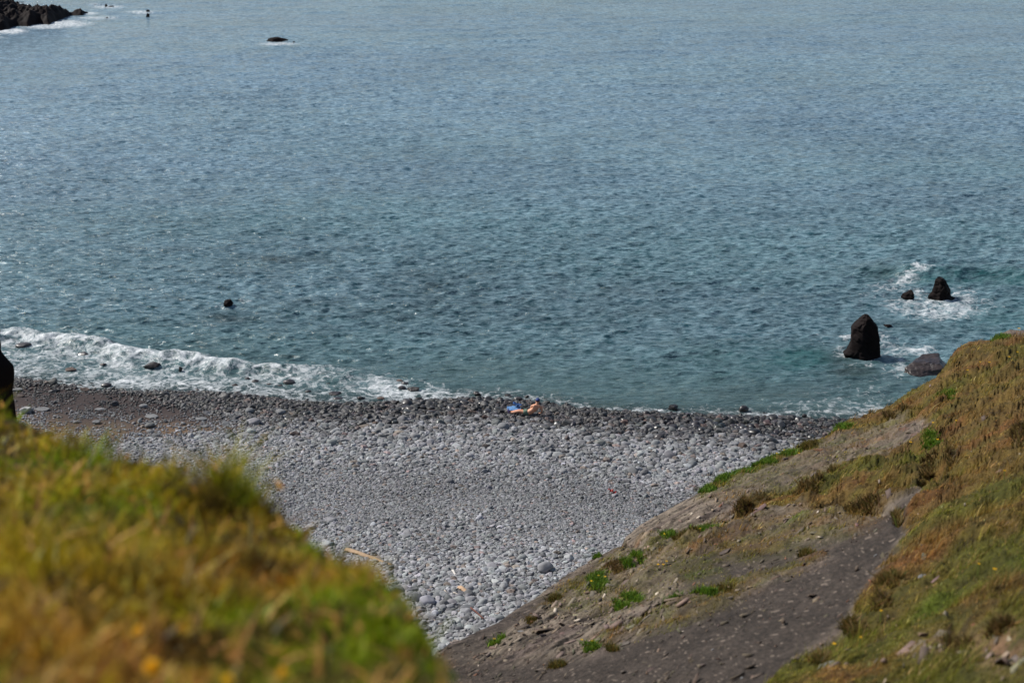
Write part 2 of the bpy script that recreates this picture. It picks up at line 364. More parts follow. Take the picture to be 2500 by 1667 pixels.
    fb = N(nt, 'ShaderNodeBump', i_Strength=.8, i_Distance=.12); L(nt, math_(nt, 'SUBTRACT', 1.0, fn.outputs['Fac']), fb.inputs['Height']); L(nt, fb.outputs[0], fd.inputs['Normal'])
    mx = N(nt, 'ShaderNodeMixShader'); L(nt, fm, mx.inputs[0]); L(nt, mw.outputs[0], mx.inputs[1]); L(nt, fd.outputs[0], mx.inputs[2])
    L(nt, mx.outputs[0], out.inputs[0]); return m
M['sea'] = sea_material()
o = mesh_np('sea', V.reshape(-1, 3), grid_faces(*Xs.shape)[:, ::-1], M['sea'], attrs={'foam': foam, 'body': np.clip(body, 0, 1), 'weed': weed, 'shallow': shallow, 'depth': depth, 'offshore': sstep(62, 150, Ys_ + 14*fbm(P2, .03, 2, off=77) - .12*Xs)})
tag(o, None, kind='structure')

# ------------------------------------------------------------------ rocks
def ico(sub):
    bm = bmesh.new(); bmesh.ops.create_icosphere(bm, subdivisions=sub, radius=1)
    v = np.array([x.co[:] for x in bm.verts]); f = np.array([[x.index for x in p.verts] for p in bm.faces]); bm.free(); return v, f
ICO = {k: ico(k) for k in (3, 4, 5)}
def rock_verts(seed, sub=4, cuts=9, cutd=.72, rough=.12, fine=.05):
    r = np.random.default_rng(seed); v, f = ICO[sub]; v = v.copy()
    for k in range(cuts):
        n = r.normal(size=3); n /= np.linalg.norm(n); d = r.uniform(cutd-.12, cutd+.15)
        h = v @ n; v -= np.maximum(h-d, 0)[:, None]*n*.92
    v *= (1 + rough*fbm(v, 1.3, 3, off=seed*3.1) + fine*fbm(v, 5, 3, off=seed*1.7))[:, None]
    return v, f
def boulder(name, px, py, w, h, mat, label, cat, group=None, seed=0, sub=4, cuts=9, cutd=.72, rough=.12, fine=.05, z=None, sink=.25, flat=None, rz=None, depthk=.85):
    """boulder standing at the ground/water point seen at the foot of its picture box (px,py centre; w,h size in px)"""
    B = (at_plane(px, py + h*.4, z) if z is not None else pix_beach(px, py + h*.4))
    fdist = to_pix(B)[2]; ww = w/fdist_scale(fdist); hh = h/fdist_scale(fdist)
    v, f = rock_verts(seed + int(px)*7 + int(py), sub, cuts, cutd, rough, fine)
    v = v/np.abs(v).max(0)
    depth_ = ww*depthk*.5
    hz = max((hh - 2*depth_*math.sin(.36)*.55), hh*.5)/.93
    hz = hz/(1-sink*.5)
    v = v*[ww*.5, depth_, hz*.5]
    v[:, 2] += hz*.5*(1-sink)
    o = mesh_np(name, v, f, mat, smooth=True)
    me = o.data
    o.location = B + np.array([0, depth_*.4, 0]); o.rotation_euler = (0, 0, random.uniform(-.25, .25) if rz is None else rz)
    return tag(o, label, cat, group)
def fdist_scale(f): return F/float(f)

def lofted(name, prof, dist, mat, label, cat, thick=.8, seed=0, base=None, group=None, kind=None, rough=.14, facet=.27, nz=60, na=72, gloc=None):
    """standing rock from a side profile: prof rows (py, left px, right px); built as stacked irregular rings at one distance"""
    prof = np.array(prof, float); pyy = np.linspace(prof[0, 0], prof[-1, 0], nz)
    Lx = np.interp(pyy, prof[:, 0], prof[:, 1]); Rx = np.interp(pyy, prof[:, 0], prof[:, 2])
    a = np.linspace(0, 2*math.pi, na, endpoint=False); r = np.random.default_rng(seed); V = []
    PL = at_dist(Lx, pyy, 1.0); PL = np.array([0, 0, H]) + (PL-[0, 0, H])*(dist/(PL[:, 1:2])); PR = at_dist(Rx, pyy, 1.0); PR = np.array([0, 0, H]) + (PR-[0, 0, H])*(dist/(PR[:, 1:2]))
    wmax = np.max(PR[:, 0]-PL[:, 0])
    # angular cross-section: a random 6 or 7 sided polygon, so the rock shows flat faces and edges
    ns = 6 + seed % 2; va = np.sort((np.arange(ns) + r.uniform(-.28, .28, ns))*2*math.pi/ns); vr = r.uniform(.78, 1.1, ns)
    vx = np.append(np.cos(va)*vr, math.cos(va[0])*vr[0]); vy = np.append(np.sin(va)*vr, math.sin(va[0])*vr[0])
    tt = np.linspace(0, ns, na, endpoint=False); cx0 = np.interp(tt, np.arange(ns+1), vx); sy0 = np.interp(tt, np.arange(ns+1), vy)
    cx0 = (cx0-cx0.min())/(cx0.max()-cx0.min())*2-1
    for k in range(nz):
        c = (PL[k]+PR[k])/2; hw = max((PR[k, 0]-PL[k, 0])/2, .01)
        cx, sy = cx0, sy0
        dpt = thick*(.35*hw + .65*wmax/2*min(1, hw/(wmax*.25)))
        V.append(np.stack([c[0]+hw*cx, c[1]+dpt*sy, np.full(na, c[2])], -1))
    V = np.array(V)
    # facets and roughness pushed mostly along depth
    q = V/max(wmax, .1)
    nrm = np.stack([np.cos(a), np.sin(a), 0*a], -1)[None]
    cell = np.round(noise(q*2.2 + seed)*3)/3
    V = V + nrm*[.35, 1, 0]*((facet*cell + rough*fbm(q, 4, 4, off=seed))[..., None])*wmax*.5
    top = V[0].mean(0)[None]; n = nz*na
    Vf = np.concatenate([V.reshape(-1, 3), top]); i = np.arange(n).reshape(nz, na); j = np.roll(i, -1, 1)
    F4 = np.stack([i[:-1], i[1:], j[1:], j[:-1]], -1).reshape(-1, 4)
    capf = np.stack([i[0], j[0], np.full(na, n), np.full(na, n)], -1)
    T = np.concatenate([F4[:, [0, 1, 2]], F4[:, [0, 2, 3]], capf[:, [1, 0, 2]]])
    org = np.array([Vf[:, 0].mean(), Vf[:, 1].mean(), Vf[:, 2].min()])
    o = mesh_np(name, Vf-org, T, mat, smooth=False); o.location = org
    return tag(o, label, cat, group, kind)

def ydist(px, py, z=0): return float(at_plane(px, py, z)[1])
M['stack'] = rock_mat('stack_rock', (.005, .003, .003), (.016, .010, .009), .8, .9, .8, obj_tint=False, spec=.15)
lofted('sea_stack', [(768, 2114, 2119), (774, 2108, 2123), (782, 2100, 2130), (790, 2090, 2138), (792, 2086, 2140), (800, 2080, 2142), (830, 2077, 2147), (845, 2073, 2151), (856, 2068, 2151), (862, 2060, 2150), (872, 2062, 2150), (884, 2070, 2147), (894, 2085, 2138)],
       ydist(2108, 868), M['stack'], 'tall dark pointed sea stack standing in the water left of the grassy slope', 'rock', .75, 5)
lofted('sea_rock', [(678, 2289, 2301), (684, 2282, 2308), (695, 2278, 2313), (710, 2272, 2319), (722, 2266, 2321), (727, 2265, 2333), (733, 2268, 2330), (742, 2280, 2322)],
       ydist(2297, 728), M['stack'], 'knobbly dark rock in foam, taller one of the pair behind the sea stack', 'rock', .9, 8, rough=.3, facet=.25)
lofted('sea_rock', [(708, 2223, 2226), (713, 2215, 2230), (717, 2204, 2231), (725, 2200, 2232), (733, 2204, 2230), (742, 2208, 2228)],
       ydist(2215, 731), M['stack'], 'small jagged dark rock in foam, left of the taller knobbly one', 'rock', .9, 12, rough=.3, facet=.2)
def hull_rock(name, pts, mat, label, cat, cuts=5, amp=.10, seed=0):
    W_ = []
    for px, py, Yd in pts:
        p = at_dist(np.float64(px), np.float64(py), 1.0); d = p-[0, 0, H]; W_.append(np.array([0, 0, H]) + d*(Yd/d[1]))
    W_ = np.array(W_); org = W_.mean(0); org[2] = 0; bm = bmesh.new()
    for p in W_: bm.verts.new(p-org)
    for p in W_: bm.verts.new(((p-org)*[1.02, 1.02, 0]) + [0, 0, -1.0])
    r_ = bmesh.ops.convex_hull(bm, input=bm.verts[:]); 
    bmesh.ops.delete(bm, geom=[g for g in r_['geom_interior'] if isinstance(g, bmesh.types.BMVert)], context='VERTS')
    for _ in range(cuts): bmesh.ops.subdivide_edges(bm, edges=[e for e in bm.edges if e.calc_length() > .07], cuts=1, use_grid_fill=True)
    bmesh.ops.triangulate(bm, faces=bm.faces[:]); bm.verts.index_update()
    v = np.array([x.co[:] for x in bm.verts]); f = np.array([[x.index for x in p.verts] for p in bm.faces]); bm.free()
    c_ = v.mean(0); n_ = v-c_; n_ /= np.linalg.norm(n_, axis=1, keepdims=True)
    q = v*[.8, 1.2, 3.2]
    dsp = amp*(fbm(q, 1.0, 3, off=seed) + .9*np.round(2.5*noise(q*.9+seed))/2.5*.5 + .35*fbm(v, 6, 3, off=seed+3))
    v = v + n_*dsp[:, None]
    # a bedding crack running along the block
    cr_ = np.exp(-((v[:, 2]-(.42+.10*v[:, 0]))/.045)**2); v -= n_*(cr_*.10)[:, None]*[1, 1, 0]
    o = mesh_np(name, v, f, mat, smooth=False); o.location = org; return tag(o, label, cat)
Yf = ydist(2258, 918)
hull_rock('sea_rock', [(2232, 918, Yf), (2296, 928, Yf-.1), (2209, 897, Yf+.55), (2228, 884, Yf+.7), (2303, 898, Yf+.15), (2298, 890, Yf+.3), (2251, 864, Yf+1.5), (2291, 861, Yf+1.45), (2309, 890, Yf+.9), (2298, 872, Yf+1.4)],
          rock_mat('slab_rock', (.018, .011, .009), (.055, .037, .031), .5, 3, .8, wet=.4, obj_tint=False), 'broad wet brown slab shining in the water against the grassy slope', 'rock', seed=4)
def seab(px, py, w, h, label, mat='black_rock', seed=0, **k):
    k = {'cutd': .6, **k}
    return boulder('sea_rock', px, py, w, h, M['reef'], label, 'rock', None, seed, z=-.05, cuts=12, rough=.4, fine=.2, **k)
seab(2169, 795, 22, 11, 'little dark rock just awash behind the tall sea stack')
seab(2198, 702, 14, 6, 'low dark rock awash at the left rim of the foam patch')
seab(554, 740, 30, 24, 'lone small dark rock poking out of open water left of centre')
seab(673, 96, 66, 17, 'long low black reef rock ringed by white foam, far out', depthk=.35, cutd=.5)
seab(717, 103, 7, 4, 'tiny black rock at the right end of the long reef rock')
seab(259, 15, 9, 9, 'small black rock with a point off the headland tip')
seab(271, 16, 16, 6, 'flat black rock right beside the small pointed one off the headland')
seab(361, 28, 11, 8, 'small black rock farther of the two stacked off the headland')
seab(361, 39, 11, 11, 'dark triangular rock nearer of the two off the headland')
seab(344, 27, 12, 4, 'black sliver of rock awash left of the triangular rock')
seab(261, 44, 8, 4, 'tiny dark rock in the foam streak running from the headland')
seab(232, 11, 7, 3, 'tiniest dark rock awash at the top of the photo')
seab(46, 6, 34, 4, 'low black rock ledge awash beyond the headland', depthk=.4)
# headland reef top left
foot = [(-700, 12), (0, 14), (32, 24), (70, 38), (100, 42), (130, 40), (160, 38), (185, 35), (212, 33), (200, 37), (172, 38), (153, 46), (135, 52), (119, 60), (95, 59), (68, 64), (40, 64), (24, 68), (18, 73), (0, 76), (-200, 92), (-700, 130)]
fw = at_plane(np.array([p[0] for p in foot], float), np.array([p[1] for p in foot], float))
gx, gy = np.meshgrid(np.linspace(-110, -55, 420), np.linspace(fw[:, 1].min()-3, fw[:, 1].max()+6, 260))
g3 = np.stack([gx, gy, 0*gx], -1)
d_ = polyd(gx, gy*.35, np.stack([fw[:, 0], fw[:, 1]*.35], -1)) + .35*fbm(g3, .5, 3)
hgt = np.clip(d_, -1, 9)
zz = -.6 + 1.1*sstep(-.8, .5, d_) + .55*np.sqrt(np.clip(hgt, 0, 9)) + sstep(0, 1.2, d_)*(1.1*ridged(g3*[1, .5, 1], .45, 4)-.2 + .5*ridged(g3*[1, .6, 1], 1.6, 3)) + sstep(-72, -84, gx)*2.6*sstep(0, 3, d_)
o = mesh_np('rocky_headland', np.stack([gx, gy, zz], -1).reshape(-1, 3), grid_faces(*gx.shape), M['reef'], smooth=False)
tag(o, 'dark craggy rock headland reaching into the sea at the far left', 'headland')
# dark cliff at the left edge
lofted('cliff_edge', [(770, -300, -12), (796, -420, 0), (803, -500, 4), (810, -560, 3), (822, -620, 1), (838, -620, 6), (852, -620, 4), (862, -620, 9), (876, -620, 22), (890, -620, 35), (905, -620, 37), (925, -620, 36), (946, -620, 32), (990, -620, 37), (1060, -620, 42), (1300, -620, 60)],
       19.0, M['stack'], 'dark shadowed rock cliff cut off by the left edge, above the grass', 'cliff', .45, 33, rough=.05, facet=.05, nz=90)

# ------------------------------------------------------------------ beach stones
cobble_src = []
def cobble_mesh(k, sub=3, ang=0):
    v, f = rock_verts(100+k, sub, 5 + (k % 3)*3 if not ang else 12, .80 if not ang else .66, .16, .02)
    v = v/np.abs(v).max(0); return v, f
COB = [cobble_mesh(k) for k in range(8)]
# zone size function: typical stone length (m) by distance inland
def zone_size(X, Y):
    s = shore_y(X)-Y
    a = np.interp(s, [-6, -1, 1.0, 4.0, 7, 8.8, 11, 13.5, 15, 18, 22, 26, 32], [.28, .30, .30, .28, .22, .145, .092, .092, .135, .18, .21, .28, .36])
    lf = sstep(-4, -13, X)           # smaller to the left
    return a*(1-.38*lf)
def region_ok(X, Y, Z, m=300):
    px, py, f = to_pix(np.stack([X, Y, Z], -1))
    return (px > -m) & (px < 2640) & (py > 860) & (py < 1900) & (Y < shore_y(X)+2.2)
occ_x0, occ_y0, occ_s = -32.0, 28.0, .03
occ = np.zeros((int(64/occ_s), int(44/occ_s)), bool)
def occ_idx(X, Y): return np.clip(((X-occ_x0)/occ_s).astype(int), 0, occ.shape[0]-1), np.clip(((Y-occ_y0)/occ_s).astype(int), 0, occ.shape[1]-1)
def stamp(X, Y, R):
    for x, y, r in zip(X, Y, R):
        n = int(r/occ_s)+1; i = int((x-occ_x0)/occ_s); j = int((y-occ_y0)/occ_s)
        if n <= 1: occ[max(i,0):i+1, max(j,0):j+1] = True; continue
        gi, gj = np.ogrid[-n:n+1, -n:n+1]; mk = gi*gi+gj*gj <= (r/occ_s)**2
        i0, j0 = i-n, j-n
        if i0 < 0 or j0 < 0 or i0+2*n+1 > occ.shape[0] or j0+2*n+1 > occ.shape[1]: continue
        occ[i0:i0+2*n+1, j0:j0+2*n+1] |= mk

GREY = ('grey_rock',); 
HERO = [ # px,py,w,h,material,label
 (58,843,44,18,'wet_rock','smooth dark hump of rock in the breaking wave beside the left cliff'),
 (204,864,32,13,'wet_rock','flat-topped dark rock in the white surf right of the smooth hump'),
 (252,889,18,8,'black_rock','small black rock in the surf between the flat-topped rock and the large craggy one'),
 (172,902,30,10,'brown_rock','long low brown rock where the left surf thins out'),
 (371,892,44,21,'black_rock','large black craggy rock standing in the white surf'),
 (441,901,11,14,'black_rock','narrow upright black stone in surf just right of the large craggy rock'),
 (491,901,13,10,'black_rock','squat black stone in the surf right of the narrow upright one'),
 (259,940,26,13,'wet_rock','dark boulder on the edge of the white swash over brown sand'),
 (604,924,14,8,'wet_rock','left one of two dark stones side by side in mid surf'),
 (623,930,18,9,'wet_rock','right one of two dark stones side by side in mid surf'),
 (572,940,18,9,'black_rock','black stone at the foam edge below the pair in mid surf'),
 (655,938,14,7,'black_rock','small black stone in swash left of the grey block'),
 (705,932,30,14,'wet_rock','greyish angular block washed by the surf'),
 (684,941,14,6,'black_rock','flat black stone touching the lower left of the greyish block'),
 (752,955,17,8,'wet_rock','oval dark stone in the foam edge left of the long black one'),
 (800,936,13,7,'black_rock','black stone alone in the foam above the long black one'),
 (816,960,34,11,'black_rock','long black stone, topmost of three stacked down the foam edge'),
 (825,972,25,9,'wet_rock','long dark stone, middle of three stacked down the foam edge'),
 (823,989,30,15,'wet_rock','shiny wet dome, lowest of three stacked down the foam edge'),
 (881,971,21,10,'black_rock','black stone on the shore right of the three stacked ones'),
 (930,972,20,8,'brown_rock','orange-brown wet stone half in foam'),
 (974,929,22,9,'red_rock','reddish rock farthest out of the cluster in the centre surf'),
 (987,935,20,9,'wet_rock','dark rock second out in the cluster in the centre surf'),
 (981,946,20,10,'wet_rock','dark rock left of the large black one in the centre cluster'),
 (1010,948,34,14,'black_rock','large rounded black rock of the cluster in the centre surf'),
 (1164,960,22,13,'black_rock','dark wet boulder at the waterline up and left of the blue towel'),
 (1155,973,15,10,'wet_rock','dark round stone just below the waterline boulder left of the towel'),
 (1240,964,18,8,'black_rock','low black stone in the swash above the blue towel'),
 (1266,974,25,13,'wet_rock','large smooth dark boulder beyond the sunbather at the water'),
 (1286,968,12,8,'black_rock','small black stone touching water right of the large smooth boulder'),
 (1052,1008,26,15,'wet_rock','dark boulder on the shore well left of the towel'),
 (1152,1008,19,14,'brown_rock','brown squarish boulder left of the blue towel'),
 (1218,1016,30,10,'grey_rock','flat grey slab beside the sunbather feet'),
 (1152,1024,24,13,'grey_rock','rounded dark-grey boulder below the brown squarish one'),
 (1089,1021,20,13,'grey_rock','grey angular boulder left of the rounded dark-grey one'),
 (992,1021,20,13,'grey_rock','pale rounded boulder, right one of two left of centre'),
 (946,1021,19,12,'grey_rock','pale rounded boulder, left one of two left of centre'),
 (1096,1079,25,13,'grey_rock','big pale oval cobble below the middle of the beach band'),
 (1190,1064,18,14,'red_rock','reddish dark-shadowed stone on grey cobbles below the towel'),
 (972,1057,38,15,'tan_rock','long tan-grey boulder on grey cobbles left of centre'),
 (890,1041,30,13,'tan_rock','brownish low boulder up and left of the long tan-grey one'),
 (917,1034,22,13,'brown_rock','brown cracked stone right behind the low brownish boulder'),
 (684,1006,27,16,'grey_rock','round grey boulder standing out at the dark wet edge'),
 (641,1009,20,9,'brown_rock','brown flat stone left of the round grey boulder'),
 (594,1060,36,8,'grey_rock','long flat pale slab with stripes on the pebbles'),
 (644,1063,23,12,'tan_rock','tan angular stone between the pale slab and striped red boulder'),
 (720,1060,27,17,'red_rock','striped reddish boulder alone on fine pebbles'),
 (686,1093,18,9,'grey_rock','pale flat cobble below the tan angular stone'),
 (102,999,36,9,'grey_rock','pale flat stone lying on brown sand nearest the left cliff'),
 (243,999,25,8,'grey_rock','pale smooth flat stone in the middle of the brown sand'),
 (206,951,26,12,'brown_rock','brown wedge-shaped boulder on dark sand below the swash'),
 (87,931,26,8,'brown_rock','rusty flat stone on dark wet sand by the left cliff'),
 (43,951,28,10,'grey_rock','grey ledge of stone touching the left cliff'),
 (48,966,22,8,'brown_rock','dark brown stone below the grey ledge by the left cliff'),
 (125,1027,28,7,'brown_rock','thin brown slab lying on tan sand above the grass'),
 (184,1030,14,8,'grey_rock','small round pale stone right of the thin brown slab'),
 (350,991,21,11,'grey_rock','pale dome-shaped boulder on the gravel edge of the sand'),
 (369,1016,34,9,'grey_rock','long grey boulder below the pale dome-shaped one'),
 (235,1030,22,11,'grey_rock','broken grey stone on the sand right of the small round one'),
 (491,1022,28,10,'grey_rock','grey block at the top rim of the small sand patch'),
 (449,1034,10,8,'grey_rock','tiny white round stone on the small sand patch'),
 (500,1040,21,7,'grey_rock','flat pale stone on the right side of the small sand patch'),
 (367,1053,20,11,'grey_rock','pale lumpy stone left of the small sand patch'),
 (1644,995,27,18,'black_rock','flat-topped black block at the waterline right of centre'),
 (1815,998,27,18,'wet_rock','round dark boulder at the waterline right of the flat-topped block'),
 (1827,1017,22,9,'black_rock','black stone just below the round waterline boulder'),
 (1814,1089,27,18,'brown_rock','dark-faced boulder on dry grey cobbles near the slope'),
 (1679,1094,32,11,'tan_rock','flat tan-grey slab among cobbles left of the dark-faced boulder'),
 (1476,1061,27,14,'grey_rock','large pale hollowed boulder right of the sunbather'),
 (1430,1094,22,10,'grey_rock','grey oval boulder below the hollowed one'),
 (1915,1087,18,13,'grey_rock','pale boulder nearest the grassy ridge'),
 (1932,1016,25,10,'wet_rock','long dark stone in the swash near the ridge'),
 (1964,1015,13,11,'wet_rock','small dark upright stone right of the long dark one near the ridge'),
 (1645,1076,18,11,'grey_rock','rounded grey stone above the flat tan-grey slab'),
 (1584,1038,20,11,'grey_rock','grey boulder on the line between wet and dry stones'),
 (1637,1019,14,11,'wet_rock','dark squarish stone under the flat-topped black block'),
 (1084,1474,24,22,'grey_rock','large round grey boulder near the grass in the bottom corner of the beach'),
 (1102,1386,24,12,'grey_rock','smooth pale oval stone above the small driftwood plank'),
 (1170,1527,34,15,'grey_rock','flat slab with a black shadow where the beach narrows against the slope'),
 (1290,1468,20,11,'grey_rock','pale stone pressed against the lower ridge'),
 (1340,1008,20,12,'wet_rock','dark boulder just right of the sunbather'),
 (1405,1020,20,11,'grey_rock','pinkish-grey oval stone right of the sunbather'),
]
hx_, hy_, hr_ = [], [], []
for k, (px, py, w, h, mt, lab) in enumerate(HERO):
    ang = mt in ('black_rock', 'tan_rock', 'red_rock', 'brown_rock')
    wat = py < float(np.interp(px, SHORE[:, 0], SHORE[:, 1]))
    o = boulder('boulder', px, py, w, h, M[mt], lab, 'boulder', 'boulders on the shore', seed=k, sub=4, cuts=14 if ang else 6, cutd=.66 if ang else .82, rough=.22 if ang else .12, fine=.07 if ang else .03, sink=.3, depthk=.75, z=-.02 if wat else None)
    hx_.append(o.location.x); hy_.append(o.location.y); hr_.append(w/F*to_pix(o.location)[2]*.42)
stamp(hx_, hy_, hr_)
# keep stones out from under the sunbather and towel
PB = pix_beach(1290, 1019)
PX_, PY_, PS = [], [], []
for lv in (.52, .42, .34, .28, .23, .19, .155, .125, .10, .08):
    cell = lv*.80; gx, gy = np.meshgrid(np.arange(-32, 32, cell), np.arange(28, 70, cell*.87)); gx = gx + (np.arange(gx.shape[0]) % 2)[:, None]*cell*.5
    gx = (gx + rng.uniform(-.28, .28, gx.shape)*cell).ravel(); gy = (gy + rng.uniform(-.28, .28, gy.shape)*cell).ravel()
    gz = beach_z(gx, gy); k = region_ok(gx, gy, gz); gx, gy, gz = gx[k], gy[k], gz[k]
    zs = zone_size(gx, gy)*(1+.55*fbm(np.stack([gx*.6, gy, 0*gx], -1), .45, 3, off=40)); r_ = lv/zs
    p = np.where(r_ > 1.15, .10*np.exp(-(r_-1.15)*3.0), np.where(r_ > .85, .62, np.where(r_ > .55, .9, 0)))
    if lv <= .125: p = np.maximum(p, np.where(r_ > .42, .5, 0))
    sm = sandmask(gx, gy, gz); pl = np.where(lv > .2, .006, np.where(lv > .14, .03, .14))
    p = p*(1-sm) + sm*pl*np.clip(.7+1.6*fbm(np.stack([gx, gy, 0*gx], -1), .7, 3, off=70), .05, 2)
    s_ = shore_y(gx)-gy; p = np.where(s_ < -.3, p*np.exp((s_+.3)/.5)*(lv < .3), p)
    k = rng.random(len(gx)) < p; gx, gy = gx[k], gy[k]
    i, j = occ_idx(gx, gy); k = ~occ[i, j]; gx, gy = gx[k], gy[k]
    sz = lv*rng.uniform(.88, 1.15, len(gx)); stamp(gx, gy, sz*.40)
    PX_.append(gx); PY_.append(gy); PS.append(sz)
bx = np.concatenate(PX_); by = np.concatenate(PY_); bs = np.concatenate(PS); bz = beach_z(bx, by)
sm = sandmask(bx, by, bz); bs = np.where(sm > .5, bs*.75, bs)
n = len(bx)
asp = rng.uniform(.62, .95, n); hgt = rng.uniform(.42, .72, n)
scl = np.stack([bs*.58, bs*.58*asp, bs*.58*hgt], -1)
rot = np.stack([rng.normal(0, .22, n), rng.normal(0, .22, n), rng.uniform(0, 6.283, n)], -1)
loc = np.stack([bx, by, bz + scl[:, 2]*rng.uniform(.25, .75, n)], -1)
P_ = np.stack([bx, by, 0*bx], -1)
s_ = shore_y(bx)-by
wetn = sstep(4.1, 1.5, s_ + .9*fbm(P_, .45, 3, off=50) + rng.normal(0, .75, n) - .4*sstep(-6, -16, bx))
tone = np.clip(rng.normal(.22, .068, n) + .06*fbm(P_*[.5, 1, 1], .4, 3), .09, .46)
tone = np.where(rng.random(n) < .03, tone*1.3, tone)
colr = tone[:, None]*np.array([.99, 1.0, 1.025])*(1+rng.normal(0, .02, (n, 3)))
br = rng.random(n) < .04; colr[br] *= np.array([1.05, .86, .72])*rng.uniform(.7, 1.1, (br.sum(), 1))
rd = rng.random(n) < .012; colr[rd] *= [1.15, .85, .78]
colr = colr*(1 - .14*np.exp(-((s_-11.5)/2.5)**2) + .16*sstep(14, 18, s_) + .10*np.exp(-((s_-6)/2.0)**2))[:, None]; nw_ = sstep(22, 27, s_)*.2; colr = colr*(1+nw_[:, None]*[1, .9, .7])
wetcol = rng.uniform(.018, .06, (n, 1))*np.array([1.06, 1.0, .98])*(1+rng.normal(0, .05, (n, 3))); wr_ = rng.random(n) < .06; wetcol[wr_] *= [2.0, 1.4, 1.2]
colr = colr*(1-wetn[:, None]) + wetcol*wetn[:, None]

def cobble_material():
    m, nt, out = newmat('cobble_stone'); b = N(nt, 'ShaderNodeBsdfPrincipled'); tc = N(nt, 'ShaderNodeTexCoord')
    a1 = N(nt, 'ShaderNodeAttribute', attribute_name='tint', attribute_type='INSTANCER')
    a3 = N(nt, 'ShaderNodeAttribute', attribute_name='wet', attribute_type='INSTANCER')
    n1 = N(nt, 'ShaderNodeTexNoise', i_Scale=9.0, i_Detail=4.0); g = N(nt, 'ShaderNodeNewGeometry'); L(nt, g.outputs['Position'], n1.inputs['Vector'])
    c = mixc(nt, .45, a1.outputs['Color'], ramp(nt, n1.outputs['Fac'], [(.3, .45), (.65, 1.0)]), 'MULTIPLY')
    L(nt, c, b.inputs['Base Color'])
    L(nt, math_(nt, 'SUBTRACT', .85, math_(nt, 'MULTIPLY', a3.outputs['Fac'], .28)), b.inputs['Roughness'])
    L(nt, b.outputs[0], out.inputs[0]); return m
def cobble_material_obj():
    m, nt, out = newmat('cobble_stone_single'); b = N(nt, 'ShaderNodeBsdfPrincipled')
    oi = N(nt, 'ShaderNodeObjectInfo')
    n1 = N(nt, 'ShaderNodeTexNoise', i_Scale=9.0, i_Detail=4.0); g = N(nt, 'ShaderNodeNewGeometry'); L(nt, g.outputs['Position'], n1.inputs['Vector'])
    c = mixc(nt, .45, oi.outputs['Color'], ramp(nt, n1.outputs['Fac'], [(.3, .45), (.65, 1.0)]), 'MULTIPLY')
    L(nt, c, b.inputs['Base Color']); L(nt, math_(nt, 'SUBTRACT', .85, math_(nt, 'MULTIPLY', math_(nt, 'LESS_THAN', oi.outputs['Alpha'], .5), .5)), b.inputs['Roughness'])
    L(nt, b.outputs[0], out.inputs[0]); return m
M['cobble'] = cobble_material(); M['cobble1'] = cobble_material_obj()
# visible silhouettes (used only to decide which stones the photo shows largest)
RIDGE = np.array([(700, 1840), (850, 1750), (950, 1680), (1000, 1645), (1050, 1608), (1092, 1577), (1171, 1538), (1215, 1520), (1262, 1487), (1316, 1454), (1370, 1411), (1414, 1386), (1464, 1357), (1515, 1333), (1530, 1310), (1569, 1277), (1623, 1248),
                  (1700, 1206), (1740, 1180), (1783, 1158), (1838, 1140), (1876, 1126), (1932, 1100), (1970, 1086), (2025, 1060), (2051, 1040), (2110, 1018), (2140, 1005), (2174, 992), (2229, 950), (2284, 924), (2306, 896), (2328, 864), (2344, 848), (2366, 837), (2421, 829), (2437, 818), (2465, 804), (2500, 806), (2600, 796), (2850, 780), (3600, 745), (5200, 700)], float)
HILL = np.array([(-1700, 760), (-500, 860), (-200, 930), (0, 998), (40, 1004), (114, 1048), (192, 1085), (274, 1105), (330, 1110), (389, 1122), (440, 1160), (494, 1186), (540, 1160), (562, 1150), (594, 1165), (640, 1215), (686, 1245), (732, 1290), (800, 1345), (869, 1372), (935, 1405), (998, 1465), (1038, 1525), (1070, 1600), (1098, 1680), (1125, 1760), (1200, 1990)], float)
px, py, fd = to_pix(loc)
vis = (px > 0) & (px < 2500) & (py < np.interp(px, RIDGE[:, 0], RIDGE[:, 1])-6) & (py < np.interp(px, HILL[:, 0], HILL[:, 1])-35) & (s_ > -.6)
score = np.where(vis, bs*F/fd, 0); top = np.argsort(-score)[:300-len(HERO)]
rest = np.ones(n, bool); rest[top] = False
LABS = {'wet': ('dark wet cobble on the strip of stones beside the water', 'larger wet cobbles along the waterline'),
        'upper': ('dry grey cobble in the coarse band just inland of the wet strip', 'larger dry cobbles inland of the wet strip'),
        'near': ('pale grey cobble on the near narrowing part of the beach', 'larger cobbles on the near part of the beach'),
        'mid': ('grey cobble bigger than the fine pebbles around it', 'larger cobbles among the fine pebbles')}
cmesh = []
for k, (v, f) in enumerate(COB):
    o = mesh_np('cobble', v, f, M['cobble1']); cmesh.append(o.data); bpy.data.objects.remove(o)
for q in top:
    zone = 'wet' if wetn[q] > .5 else 'upper' if s_[q] < 9 else 'mid' if s_[q] < 14 else 'near'
    o = bpy.data.objects.new('cobble', cmesh[int(q) % len(cmesh)]); o.location = loc[q]; o.rotation_euler = rot[q]; o.scale = scl[q]
    o.color = (*[float(t) for t in colr[q]], .0 if wetn[q] > .5 else 1.0); link(o)
    tag(o, LABS[zone][0], 'cobble', LABS[zone][1])
